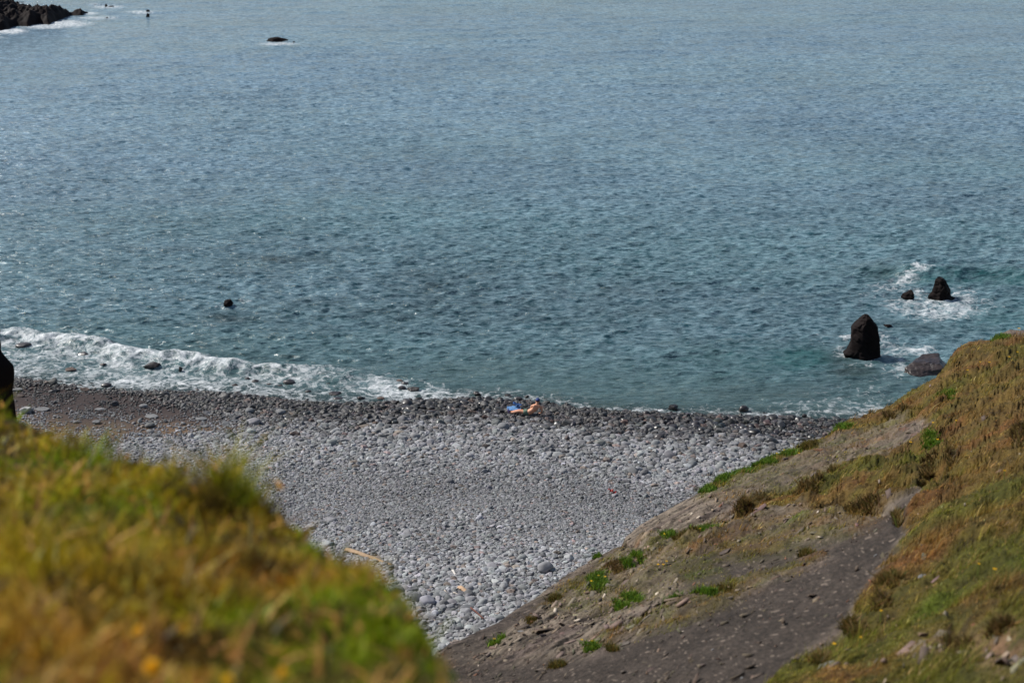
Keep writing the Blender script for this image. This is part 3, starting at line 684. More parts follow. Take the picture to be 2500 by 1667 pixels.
# everything smaller: one object of instances
me = bpy.data.meshes.new('pebbles'); nr = int(rest.sum()); me.vertices.add(nr); me.vertices.foreach_set('co', loc[rest].astype(np.float32).ravel())
def addv(nm, arr, typ='FLOAT_VECTOR', key='vector'):
    a = me.attributes.new(nm, typ, 'POINT'); a.data.foreach_set(key, np.ascontiguousarray(arr, dtype=np.float32).ravel())
addv('rot', rot[rest]); addv('scl', scl[rest]); addv('tint', np.concatenate([colr[rest], np.ones((nr, 1))], 1), 'FLOAT_COLOR', 'color')
addv('wet', wetn[rest], 'FLOAT', 'value'); me.materials.append(M['cobble'])
peb = link(bpy.data.objects.new('pebbles', me)); tag(peb, 'grey rounded pebbles and small cobbles covering the beach', 'pebbles', kind='stuff')
ng = bpy.data.node_groups.new('pebble_instances', 'GeometryNodeTree')
ng.interface.new_socket('Geometry', in_out='INPUT', socket_type='NodeSocketGeometry'); ng.interface.new_socket('Geometry', in_out='OUTPUT', socket_type='NodeSocketGeometry')
gi = ng.nodes.new('NodeGroupInput'); go = ng.nodes.new('NodeGroupOutput')
g2i = ng.nodes.new('GeometryNodeGeometryToInstance')
for k in range(7, -1, -1):
    ic = ng.nodes.new('GeometryNodeMeshIcoSphere'); ic.inputs['Subdivisions'].default_value = 3; ic.inputs['Radius'].default_value = 1
    nz_ = ng.nodes.new('ShaderNodeTexNoise'); nz_.noise_dimensions = '4D'; nz_.inputs['W'].default_value = k*5.3; nz_.inputs['Scale'].default_value = .85; nz_.inputs['Detail'].default_value = 1.0
    sb = ng.nodes.new('ShaderNodeVectorMath'); sb.operation = 'SUBTRACT'; sb.inputs[1].default_value = (.5, .5, .5)
    ml = ng.nodes.new('ShaderNodeVectorMath'); ml.operation = 'SCALE'; ml.inputs['Scale'].default_value = 1.9
    st = ng.nodes.new('GeometryNodeSetPosition'); sm_ = ng.nodes.new('GeometryNodeSetShadeSmooth'); mt_ = ng.nodes.new('GeometryNodeSetMaterial'); mt_.inputs['Material'].default_value = M['cobble']
    ng.links.new(nz_.outputs['Color'], sb.inputs[0]); ng.links.new(sb.outputs[0], ml.inputs[0]); ng.links.new(ml.outputs[0], st.inputs['Offset'])
    ng.links.new(ic.outputs['Mesh'], st.inputs['Geometry']); ng.links.new(st.outputs[0], sm_.inputs[0]); ng.links.new(sm_.outputs[0], mt_.inputs['Geometry'])
    ng.links.new(mt_.outputs[0], g2i.inputs[0])
m2p = ng.nodes.new('GeometryNodeMeshToPoints'); ng.links.new(gi.outputs[0], m2p.inputs['Mesh'])
ip = ng.nodes.new('GeometryNodeInstanceOnPoints'); ip.inputs['Pick Instance'].default_value = True
ar = ng.nodes.new('GeometryNodeInputNamedAttribute'); ar.data_type = 'FLOAT_VECTOR'; ar.inputs['Name'].default_value = 'rot'
asn = ng.nodes.new('GeometryNodeInputNamedAttribute'); asn.data_type = 'FLOAT_VECTOR'; asn.inputs['Name'].default_value = 'scl'
e2r = ng.nodes.new('FunctionNodeEulerToRotation')
ng.links.new(ar.outputs[0], e2r.inputs[0]); ng.links.new(e2r.outputs[0], ip.inputs['Rotation']); ng.links.new(asn.outputs[0], ip.inputs['Scale'])
ng.links.new(m2p.outputs[0], ip.inputs['Points']); ng.links.new(g2i.outputs[0], ip.inputs['Instance']); ng.links.new(ip.outputs[0], go.inputs[0])
md = peb.modifiers.new('pebble_instances', 'NODES'); md.node_group = ng
print('PEBBLES', nr, 'cobbles', len(top))

# ------------------------------------------------------------------ hillside on the right
def tps(ctrl):
    c = np.array(ctrl, float); p = c[:, :2]/1000; v = np.log(c[:, 2])
    def U(r2): return .5*r2*np.log(r2 + 1e-12)
    K = U(((p[:, None]-p[None])**2).sum(-1)) + np.eye(len(p))*2e-3
    A = np.zeros((len(p)+3,)*2); A[:len(p), :len(p)] = K; A[:len(p), len(p)] = 1; A[:len(p), len(p)+1:] = p; A[len(p):, :len(p)] = A[:len(p), len(p):].T
    w = np.linalg.solve(A, np.concatenate([v, [0, 0, 0]]))
    def f(x, y):
        sh = x.shape; q = np.stack([x.ravel(), y.ravel()], -1)/1000; r = np.zeros(len(q))
        for k in range(len(p)): r += w[k]*U(((q-p[k])**2).sum(-1))
        r += w[len(p)] + q @ w[len(p)+1:]; return np.exp(r).reshape(sh)
    return f
sd = [(700, 13.5), (1000, 15), (1100, 16), (1300, 18), (1527, 21), (1700, 23), (1850, 25), (2034, 28), (2174, 30), (2330, 33), (2500, 35), (2850, 39), (3600, 46), (4700, 52)]
ctrl = [(x, float(np.interp(x, RIDGE[:, 0], RIDGE[:, 1])), d) for x, d in sd]
ctrl += [(1100, 1667, 14.6), (1500, 1667, 12), (1500, 1500, 15.6), (1800, 1667, 9.8), (1800, 1450, 14), (1800, 1300, 18.5), (2200, 1667, 8.2), (2200, 1400, 12), (2200, 1200, 17.5), (2200, 1080, 23.5),
         (2500, 1667, 7), (2500, 1400, 9.8), (2500, 1200, 13.5), (2500, 1000, 21), (2500, 880, 28.5), (2850, 1667, 6.2), (2850, 1200, 12), (2850, 900, 26), (1500, 2000, 8.5), (2000, 2000, 6.5), (2500, 2000, 5.2), (1100, 2000, 10.5), (800, 2000, 12), (3600, 1667, 5.4), (3600, 1200, 10.5), (3600, 930, 22), (4700, 1667, 4.8), (4700, 1200, 9.5), (4700, 930, 20), (3600, 2000, 4.3), (4700, 2000, 3.9),
         (1500, 2700, 5.2), (2500, 2700, 3.4), (3600, 2700, 3.0), (4700, 2700, 2.8), (800, 2700, 7.0)]
RD = tps(ctrl)
def region_masks(px, py, n1, n2):
    """vegetation, dark scree, tan rock: 0..1"""
    w1 = 30*n1 + 14*n2
    VEG = [(2034, 1040), (2110, 1000), (2229, 930), (2330, 840), (3000, 740), (5400, 500), (5400, 4000), (1500, 4000), (1500, 2100), (1830, 1720), (1900, 1660), (1990, 1590), (2065, 1540), (2100, 1450), (2150, 1385), (2205, 1310), (2210, 1250), (2255, 1190),
           (2200, 1215), (2130, 1250), (2060, 1250), (1960, 1245), (1850, 1262), (1790, 1272), (1830, 1225), (1920, 1185), (2000, 1160), (2120, 1125), (2230, 1080), (2270, 1045), (2230, 1030), (2140, 1050), (2060, 1070), (1990, 1085)]
    veg = sstep(-10, 12, polyd(px, py, VEG) + w1*.7)
    SPARSE = [(1590, 1330), (1790, 1280), (1990, 1255), (2160, 1255), (2120, 1290), (1990, 1320), (1850, 1360), (1700, 1350)]
    SP2 = [(1330, 1480), (1480, 1380), (1590, 1340), (1700, 1350), (1760, 1400), (1600, 1450), (1480, 1500)]
    SP3 = [(1600, 1500), (1750, 1440), (1880, 1400), (2010, 1350), (2020, 1370), (1880, 1430), (1760, 1490), (1600, 1545), (1450, 1590), (1440, 1560)]
    SP4 = [(1710, 1200), (1850, 1135), (2060, 1050), (2230, 1030), (2200, 1080), (2000, 1150), (1880, 1190), (1760, 1240)]
    sp_ = .62*sstep(-30, 15, polyd(px, py, SPARSE) + w1) + .42*sstep(-30, 15, polyd(px, py, SP2) + w1) + .55*sstep(-14, 12, polyd(px, py, SP3) + w1*.6) + .40*sstep(-20, 20, polyd(px, py, SP4) + w1)
    rim = sstep(30, 8, py - np.interp(px, RIDGE[:, 0], RIDGE[:, 1]))*sstep(1690, 1720, px)*sstep(2080, 1990, px)
    veg = np.maximum(veg, np.clip(sp_, 0, .8)); veg = np.maximum(veg, rim)
    DARK = [(2262, 1168), (2235, 1290), (2160, 1380), (2095, 1450), (2055, 1535), (1980, 1590), (1890, 1660), (1650, 2100), (1300, 4000), (-500, 4000), (700, 2000), (900, 1720), (1100, 1625), (1300, 1620), (1450, 1600), (1600, 1545), (1760, 1485), (1890, 1430), (2010, 1375), (2095, 1300), (2140, 1245)]
    DK2 = [(1640, 1400), (1790, 1350), (1950, 1335), (2100, 1290), (2120, 1310), (1990, 1370), (1850, 1420), (1700, 1450)]
    DK3 = [(1092, 1577), (1262, 1490), (1370, 1430), (1500, 1350), (1420, 1440), (1300, 1500), (1150, 1620), (1050, 1640)]
    dark = np.clip(sstep(-16, 16, polyd(px, py, DARK) + w1*.8) + .9*sstep(-20, 14, polyd(px, py, DK2) + w1) + .8*sstep(-10, 10, polyd(px, py, DK3) + w1*.4), 0, 1)
    return veg, dark
cols0 = np.arange(760, 2860, 2.6); NC = len(cols0); cols = np.concatenate([cols0, cols0[-1] + np.cumsum(np.linspace(3, 40, 90))]); nb = 26; NT = 330
T = np.concatenate([np.linspace(0, 1, NT)**1.15, 1 + np.cumsum(np.linspace(.004, .03, 45))])
ry = np.interp(cols, RIDGE[:, 0], RIDGE[:, 1]); CX = np.repeat(cols[None], len(T), 0); CY = ry[None] + T[:, None]*(2000-ry)[None]
D0 = RD(CX, CY); Pg = at_dist(CX, CY, D0)
AL = at_dist(np.array([2400.]), np.array([830.]), np.array([34.]))[0] - at_dist(np.array([1150.]), np.array([1548.]), np.array([16.5]))[0]; AL /= np.linalg.norm(AL)
UPV = np.array([0, 0, 1.]); AC = np.cross(AL, UPV); AC /= np.linalg.norm(AC)
n1 = fbm(Pg, .8, 4, off=60); n2 = fbm(Pg, 3.0, 3, off=61)
veg, dark = region_masks(CX, CY, n1, n2)
strat = np.stack([Pg@AL*.12, Pg@AC*1.0, Pg[..., 2]*1.6], -1)
led = fbm(strat, 2.2, 4, off=5); ledg = np.floor(led*5)/5*.6 + led*.4
fadeR = sstep(0, .04, T)[:, None]
rockd = (.10*ledg + .05*ridged(strat, 6, 3, off=8) + .010*fbm(Pg, 12, 3))
vegd = .22*fbm(Pg, .9, 3, off=80) + .14*fbm(Pg, 2.6, 3, off=81) + .06*ridged(Pg, 6, 2, off=82)
darkd = .05*fbm(Pg, 1.0, 3, off=90) + .010*fbm(Pg, 14, 3, off=91)
dd = rockd*(1-dark)*(1-veg) + darkd*dark*(1-veg) + (vegd + .03)*veg
def hollow(cx, cy, rx, ry_, a):
    return -a*np.exp(-(((CX-cx)/rx)**2 + ((CY-cy)/ry_)**2))
dd += hollow(2385, 1590, 70, 26, .42) + hollow(2340, 1550, 22, 26, .2) + hollow(2480, 1610, 60, 22, .25) + hollow(2095, 1240, 60, 12, .30) + hollow(2195, 1268, 14, 26, .06) + hollow(2272, 1162, 26, 22, .25) + hollow(1990, 1210, 40, 10, .2) + hollow(1535, 1330, 30, 6, .12) + hollow(1180, 1600, 60, 6, .05)
near = np.clip(D0/14, .45, 1.2)
Pn = Pg.copy(); Pn[..., 2] += dd*near*(.35 + .65*fadeR)
# back side falling away to the beach
back = []
bd = np.cross(AL, UPV); bd[2] = 0; bd /= np.linalg.norm(bd)
if bd[0] > 0: bd = -bd
for k in range(1, nb+1):
    t = k/nb; q = Pn[0].copy(); dst = 9*t**1.3; drop = 15*t
    q[:, :2] += bd[:2]*dst; q[:, 2] = np.maximum(q[:, 2] - drop*1.05, -1.0) + .25*fbm(q, .5, 3)*min(1, t*3); back.append(q)
Pall = np.concatenate([np.array(back[::-1]), Pn], 0)
shale = lin((150, 136, 120)); shale2 = lin((118, 104, 96)); pink = lin((132, 116, 104)); dk = lin((76, 67, 60)); soil = lin((86, 66, 46))
q1 = sstep(-.25, .3, fbm(strat, 1.4, 4, off=14))[..., None]; q2 = sstep(.0, .4, fbm(strat, 5, 3, off=24))[..., None]
crock = shale*(1-q1) + shale2*q1; crock = crock*(1-.5*q2) + pink*.5*q2
fl = sstep(.08, .3, fbm(strat, 12, 3, off=44))[..., None]; crock = crock*(1-.62*fl); lam_ = sstep(.1, .35, fbm(strat*[.6, 3.2, 3.2], 5, 2, off=146))[..., None]; crock = crock*(1-.5*lam_); fl2 = sstep(.12, .3, fbm(strat, 3.5, 4, off=144))[..., None]; crock = crock*(1-.35*fl2)
cdark = dk*(.8+.45*sstep(-.4, .4, fbm(Pg, 2.2, 4, off=33)))[..., None]; sp1 = sstep(.36, .5, fbm(Pg, 16, 2, off=55))[..., None]; cdark = cdark*(.62+.6*sstep(-.35, .35, fbm(Pg, 22, 3, off=155)))[..., None]; cdark = cdark*(1-sp1) + lin((150, 135, 122))*sp1*.9 + 0
lich = sstep(.3, .5, fbm(Pg, 2.6, 3, off=66))*sstep(1640, 1560, CX)*sstep(1400, 1330, CY); 
cr = crock*(1-dark[..., None]) + cdark*dark[..., None]
cr = cr*(1-.35*lich[..., None]) + lin((165, 105, 62))*.35*lich[..., None]
redp = sstep(.22, .5, fbm(Pg, 1.6, 3, off=77))*sstep(1850, 1950, CX)*sstep(1330, 1200, CY)*sstep(2450, 2300, CX)*(1-dark)
cr = cr*(1-.55*redp[..., None]) + lin((168, 84, 52))*.55*redp[..., None]
def veg_color(px, py, P, jitter=0):
    """patchy grass colour: rusty brown upper right, greener lower right and along the ridge"""
    a = fbm(P, .55, 4, off=101); b = fbm(P, 2.4, 3, off=102); c3 = fbm(P, 1.1, 3, off=103)
    brown = lin((136, 108, 58)); rust = lin((142, 100, 54)); olive = lin((120, 108, 44)); green = lin((108, 110, 40)); bright = lin((108, 130, 36)); dark_ = lin((58, 48, 28)); straw = lin((168, 138, 84))
    gsel = sstep(-.15, .35, a + .35*b + .16*sstep(1250, 1500, py) - .22*sstep(2050, 2400, px)*sstep(1350, 1100, py))
    col = brown + (rust-brown)*sstep(-.1, .3, c3)[..., None]
    col = col + (olive-col)*sstep(-.3, .15, a + .4*b)[..., None]*.7
    col = col + (green-col)*gsel[..., None]*.85
    br = sstep(.22, .45, c3 + .3*b)*gsel; col = col + (bright-col)*br[..., None]*.6
    st_ = sstep(.2, .5, b - .3*a)*(1-gsel); col = col + (straw-col)*st_[..., None]*.4
    dkk = sstep(.12, .45, fbm(P, 3.4, 3, off=104)); col = col + (dark_-col)*dkk[..., None]*.6; col = col*np.exp(.55*fbm(P, 8, 2, off=106))[..., None]
    return col
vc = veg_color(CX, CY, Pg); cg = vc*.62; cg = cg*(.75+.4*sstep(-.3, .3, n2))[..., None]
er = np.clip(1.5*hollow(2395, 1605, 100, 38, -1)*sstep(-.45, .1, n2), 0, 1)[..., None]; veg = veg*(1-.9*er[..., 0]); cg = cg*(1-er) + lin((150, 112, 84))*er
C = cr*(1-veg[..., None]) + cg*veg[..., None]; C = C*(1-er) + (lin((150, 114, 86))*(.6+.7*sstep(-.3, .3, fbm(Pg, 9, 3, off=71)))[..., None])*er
Call = np.concatenate([np.repeat(crock[:1]*.8, nb, 0), C], 0)
M['slope'] = col_mat('hillside_ground', .95, .9, 20, .05, .65)
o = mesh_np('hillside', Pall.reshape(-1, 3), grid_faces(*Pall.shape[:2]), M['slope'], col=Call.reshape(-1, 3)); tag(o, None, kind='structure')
NRM = np.cross(np.gradient(Pn, axis=1), np.gradient(Pn, axis=0)); NRM /= np.linalg.norm(NRM, axis=-1, keepdims=True)+1e-9; NRM *= np.sign(NRM[..., 2:3])
def slope_pt(px, py):
    j = np.clip(((np.asarray(px)-cols[0])/2.6), 0, NC-1.001); ji = np.round(j).astype(int)
    t = (np.asarray(py)-ry[ji])/(2000-ry[ji]); ti = np.clip(np.round(np.clip(t, 0, 1)**(1/1.15)*(NT-1)).astype(int), 0, NT-1)
    return Pn[ti, ji], NRM[ti, ji]

# ------------------------------------------------------------------ grass builders
def blades(name, base, hgt, wid, lean, col, mat, up=None, tipcol=None, seg=2):
    """one mesh of many bent blades; base (n,3), lean (n,3) horizontal bend vector"""
    n = len(base); r = np.random.default_rng(len(base))
    a = r.uniform(0, 6.283, n); side = np.stack([np.cos(a), np.sin(a), 0*a], -1)
    up = np.array([0, 0, 1.]) if up is None else up
    rows = []; cc = []
    ts = [0, .5, 1.0]
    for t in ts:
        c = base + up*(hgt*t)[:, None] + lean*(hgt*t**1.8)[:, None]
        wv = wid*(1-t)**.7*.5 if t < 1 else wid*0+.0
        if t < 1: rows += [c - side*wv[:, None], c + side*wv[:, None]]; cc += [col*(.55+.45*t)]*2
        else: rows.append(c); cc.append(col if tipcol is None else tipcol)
    V = np.stack(rows, 1).reshape(-1, 3); Cc = np.stack(cc, 1).reshape(-1, 3); k = np.arange(n)*5
    Fq = np.concatenate([np.stack([k, k+1, k+3], -1), np.stack([k, k+3, k+2], -1), np.stack([k+2, k+3, k+4], -1)])
    return V, Fq, Cc
def jit(c, s=.22, r=rng): return np.clip(c*np.exp(r.normal(0, s, (len(c), 1)))*(1+r.normal(0, .06, c.shape)), 0, 1)

# grass on the right hillside (one uncountable cover)
k = rng.random(veg.shape); nrow, ncol = veg.shape
cnt = 230000
ii = rng.integers(0, nrow-1, cnt*2); jj = rng.integers(0, ncol-1, cnt*2)
keep = (rng.random(cnt*2) < veg[ii, jj]*np.clip(.55+.9*n2[ii, jj]+.4*n1[ii, jj], .12, 1)) & (CY[ii, jj] < 2100) & (CX[ii, jj] > 1050) & (CX[ii, jj] < 3400)
ii, jj = ii[keep], jj[keep]; u = rng.random((len(ii), 2))
bp = Pn[ii, jj] + (Pn[ii+1, jj]-Pn[ii, jj])*u[:, :1] + (Pn[ii, jj+1]-Pn[ii, jj])*u[:, 1:]
dist_ = D0[ii, jj]; tall = .022 + .095*sstep(-.05, .4, fbm(bp, 2.2, 3, off=120))
hh = tall*rng.uniform(.5, 1.5, len(bp))*np.clip(veg[ii, jj]+.2, .4, 1)
ww = np.clip(dist_*.0006, .004, .016)*rng.uniform(.6, 1.3, len(bp))
wl = np.stack([.35+.5*fbm(bp, .8, 2, off=1), -.2+.5*fbm(bp, .8, 2, off=2), 0*hh], -1) + rng.normal(0, .35, (len(bp), 3))*[1, 1, 0]
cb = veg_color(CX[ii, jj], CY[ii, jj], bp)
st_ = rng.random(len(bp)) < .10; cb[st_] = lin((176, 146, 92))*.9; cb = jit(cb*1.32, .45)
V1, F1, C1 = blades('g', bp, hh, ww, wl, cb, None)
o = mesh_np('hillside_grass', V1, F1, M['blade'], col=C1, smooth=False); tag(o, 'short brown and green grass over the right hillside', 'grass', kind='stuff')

# shale flakes on the hillside
cnt = 70000
ii = rng.integers(2, nrow-1, cnt); jj = rng.integers(0, ncol-1, cnt)
pk = np.where(dark[ii, jj] > .5, .30, .8)*(1-veg[ii, jj]) + .02*veg[ii, jj]
pk *= .25 + .75*sstep(20, 110, CY[ii, jj] - ry[jj])
pk *= np.clip(.5 + 1.5*n1[ii, jj] + n2[ii, jj], .05, 1)
keep = (rng.random(cnt) < pk) & (CY[ii, jj] < 1740) & (CX[ii, jj] > 1040) & (CX[ii, jj] < 2620); ii, jj = ii[keep], jj[keep]
bp = Pn[ii, jj] + rng.normal(0, .02, (len(ii), 3))*[1, 1, 0]; m_ = len(bp)
sz = np.exp(rng.normal(math.log(.020), .55, m_)); sz = np.clip(sz, .009, .075)
a = rng.normal(0, .38, m_); ax = AL[None, :]*np.cos(a)[:, None] + (-AC)[None, :]*np.sin(a)[:, None]
nn = NRM[ii, jj] + rng.normal(0, .25, (m_, 3)); nn /= np.linalg.norm(nn, axis=1, keepdims=True); ay = np.cross(nn, ax); ay /= np.linalg.norm(ay, axis=1, keepdims=True); ax = np.cross(ay, nn)
def slabs(bp, ax, ay, nn, sx, sy, sz_):
    m_ = len(bp); vs = []
    for (u, v, w) in [(-1, -1, 0), (1, -1, 0), (1, 1, 0), (-1, 1, 0), (-1, -1, 1), (1, -1, 1), (1, 1, 1), (-1, 1, 1)]:
        ju = rng.uniform(.65, 1.1, m_); jv = rng.uniform(.65, 1.1, m_)
        vs.append(bp + ax*(sx*u*ju)[:, None] + ay*(sy*v*jv)[:, None] + nn*(sz_*(w-.35))[:, None])
    V = np.stack(vs, 1).reshape(-1, 3); k = (np.arange(m_)*8)[:, None]
    Fq = np.concatenate([k+np.array([q]) for q in ([4, 5, 6, 7], [0, 1, 5, 4], [1, 2, 6, 5], [2, 3, 7, 6], [3, 0, 4, 7])])
    return V, Fq
tonef = rng.random(m_)[:, None]; fc = lin((126, 112, 97))*(.55+.75*tonef); fc = fc*(1-.45*dark[ii, jj])[:, None]; sz = sz*(1-.35*dark[ii, jj]); fc = jit(fc, .2); wh = rng.random(m_) < .008; fc[wh] = lin((200, 186, 168)); rdm = rng.random(m_) < .015; fc[rdm] = lin((132, 92, 72))
V2, F2 = slabs(bp, ax, ay, nn, sz*1.35, sz*rng.uniform(.3, .7, m_), sz*rng.uniform(.15, .5, m_))
M['flake'] = col_mat('shale_flake', .9, .3, 40, .01, .3)
o = mesh_np('shale_debris', V2, F2, M['flake'], col=np.repeat(fc, 8, 0), smooth=False); tag(o, 'loose shale flakes scattered over the bare part of the hillside', 'shale debris', kind='stuff')

# clumps and tufts that can be told apart
def clump(name, px, py, w, h, colors, label, cat, group, dense=1.0, flowers=0, fcol=(232, 190, 30), bl=.055, spread=.5, drop=0):
    P, Nn = slope_pt(px, py); d = float(np.linalg.norm(P-[0, 0, H])); ppm = F/d
    W = w/ppm; Hh = h/ppm
    r = np.random.default_rng(int(px*13+py)); n = int(min(2600, max(160, w*h*1.1*dense)))
    # the clump spreads over the ground: sample offsets along the picture box, drop them on the slope
    ox = np.clip(r.normal(0, .42, n), -1, 1)*w*.5; oy = np.clip(r.normal(0, .42, n), -1, 1)*h*.45
    wobx = 6*np.sin(oy*.3+px); sx, sy = px+ox+wobx, py+oy
    sy = np.maximum(sy, np.interp(sx, RIDGE[:, 0], RIDGE[:, 1])+1)
    B, _ = slope_pt(sx, sy); B = B + r.normal(0, .01, (n, 3))*[1, 1, 0]
    hh = bl*r.uniform(.6, 1.5, n)*(d/18)**.5; ww = hh*.16*r.uniform(.7, 1.3, n)+.003
    ln_ = r.normal(0, spread, (n, 3))*[1, 1, 0]
    c = lin(np.array(colors[0]))[None]*np.ones((n, 3)); pick = r.integers(0, len(colors), n)
    for k, cc in enumerate(colors): c[pick == k] = lin(cc)
    c = jit(c, .28, r)
    V, Fq, Cc = blades('b', B-P, hh, ww, ln_, c, None)
    root = empty(name, P, label, cat, group)
    mesh_np('leaves', V, Fq, M['leaf'], root, col=Cc, smooth=False)
    if flowers:
        k = r.integers(0, n, flowers); fl_heads(B[k]-P + np.array([0, 0, 1.])*(hh[k]*1.05)[:, None], .011*(d/18)+.004, fcol, root)
    return root
def fl_heads(C_, rad, col, root):
    for c in C_:
        bm = bmesh.new()
        for p in range(8):
            a = p*math.pi/4; v = [bm.verts.new(c), bm.verts.new(c + rad*np.array([math.cos(a-.3), math.sin(a-.3), .25])), bm.verts.new(c + 1.2*rad*np.array([math.cos(a), math.sin(a), .15])), bm.verts.new(c + rad*np.array([math.cos(a+.3), math.sin(a+.3), .25]))]
            bm.faces.new(v)
        me = bpy.data.meshes.new('flower'); bm.to_mesh(me); bm.free(); me.materials.append(flower_mats(col)); link(bpy.data.objects.new('flower', me), root)
_fm = {}
def flower_mats(c):
    if c not in _fm: _fm[c] = leaf_mat('petal_material', .35, tuple(lin(c)))
    return _fm[c]
G = [(84, 118, 30), (104, 138, 34), (66, 96, 28), (120, 140, 44)]
OL = [(112, 96, 44), (92, 84, 40), (128, 104, 52), (78, 84, 34)]
DKT = [(96, 78, 46), (78, 62, 38), (128, 102, 60), (140, 112, 66)]
gp = 'green plant clumps on the hillside'
for a in [(1728,1190,36,30,G,'bright green plant clump at the lowest tip of the green fringe on the ridge line'),
          (1762,1168,46,26,G,'bright green plant clump second from the low tip of the ridge fringe'),
          (1810,1150,56,22,G,'green plant clump in the middle of the ridge fringe with brown stems'),
          (1866,1130,60,22,G,'green plant clump in the ridge fringe where the line flattens'),
          (1918,1108,60,26,G,'green plant clump dotted yellow high in the ridge fringe', 3),
          (1968,1090,50,22,OL,'olive plant clump ending the green fringe before bare rock'),
          (2060,1046,60,20,G,'green plant clump on the ridge right above the bare grey rock edge'),
          (2440,828,44,16,G,'green plant clump near the top of the grassy summit'),
          (1453,1360,18,12,G,'tiny lone green cushion sticking over the bare rock ridge'),
          (1458,1432,46,44,G,'bright green clump with yellow flowers low on the bare slope', 4),
          (1545,1463,58,22,G,'bright green cushion right of the yellow-flowered clump'),
          (1515,1482,40,18,G,'green lower tail of the bright cushion'),
          (1500,1402,44,26,DKT,'dark brown-green tuft just above the yellow-flowered clump'),
          (1557,1377,30,18,G,'small green clump uphill of the dark brown-green tuft'),
          (1530,1394,36,14,G,'small flat green clump between the tuft and the rim rock'),
          (1628,1312,40,16,G,'small green clump with yellow dots left of the long green clump', 2),
          (1715,1306,70,22,G,'long bright green clump in the shale, right part', 2),
          (1672,1324,60,22,OL,'long dull clump in the shale joined to the bright green part'),
          (1718,1462,62,22,G,'bright green clump at the upper edge of the dark scree'),
          (1770,1444,50,14,OL,'olive strip of plants along the upper edge of the dark scree'),
          (1970,1352,40,16,OL,'small olive clump where the scree begins to narrow'),
          (1354,1468,34,12,OL,'thin olive plants beside a crack in the rim rock'),
          (1298,1527,22,14,OL,'small brown-green tuft on the dark lower rim'),
          (1202,1572,24,14,G,'smallest green tuft near the lowest end of the rim', 1),
          (1220,1560,18,8,G,'fine green sprigs above the smallest tuft'),
          (1440,1585,40,18,G,'green plants with yellow flowers at the lower edge of tan shale', 3),
          (1490,1590,30,12,OL,'yellowish plants right of the yellow-flowered lower edge'),
          (1360,1625,40,16,OL,'brownish tuft near the bottom of the photo on dark scree'),
          (1640,1480,40,14,G,'green sprigs left of the bright clump on the scree edge'),
          (2270,1090,46,30,G,'green patch of low plants within the rusty grass high on the slope'),
          (2310,975,44,24,G,'vivid green patch just under the summit shoulder')]:
    nm = 'plant_clump'
    clump(nm, a[0], a[1], a[2], a[3], a[4], a[5], 'plant', gp, flowers=a[6] if len(a) > 6 else 0, bl=.05)
gt = 'dark dry grass tufts on the hillside'
for a in [(1856,1228,44,26,'dark shaggy grass tuft leaning over tan shale, nearest the ridge fringe'),
          (1812,1256,36,24,'dark grass tuft left and below the shaggy one'),
          (1958,1200,34,30,'upright brown grass tuft, left one of two above the dark hollow'),
          (1990,1195,30,26,'brown grass tuft, right one of two above the dark hollow'),
          (2110,1228,80,20,'long dark overhanging grass edge in the middle of the slope'),
          (2192,1262,18,38,'tall narrow tuft standing at the head of the scree'),
          (2268,1150,34,36,'dark grass hump with deep shadow right of the long overhanging edge'),
          (2320,1140,28,26,'smaller dark grass hump beside the deep-shadowed one'),
          (2168,1028,20,20,'small dark tuft near the ridge line at upper middle'),
          (2201,1010,18,18,'second small dark tuft right of the small one near the ridge line'),
          (2040,1160,30,18,'brown tuft among rusty plants below the ridge'),
          (2145,1490,30,28,'dark grass tuft on the right margin of the scree'),
          (2170,1440,60,40,'tall olive grass bank overhanging the scree'),
          (2085,1545,50,30,'olive grass tuft at the lower right edge of the scree'),
          (2340,1560,60,24,'dark hanging grass above the eroded hollow at lower right'),
          (2440,1550,50,20,'dark hanging grass right end above the eroded hollow'),
          (2480,1100,30,40,'dark bushy tuft against the right edge of the photo'),
          (2000,1640,40,22,'olive tuft behind the pale boulder at the bottom')]:
    clump('grass_tuft', a[0], a[1], a[2], a[3], DKT+OL[:2] if 'dark' in a[4] else OL+DKT[2:], a[4], 'grass tuft', gt, bl=.075, spread=.55, dense=.8)

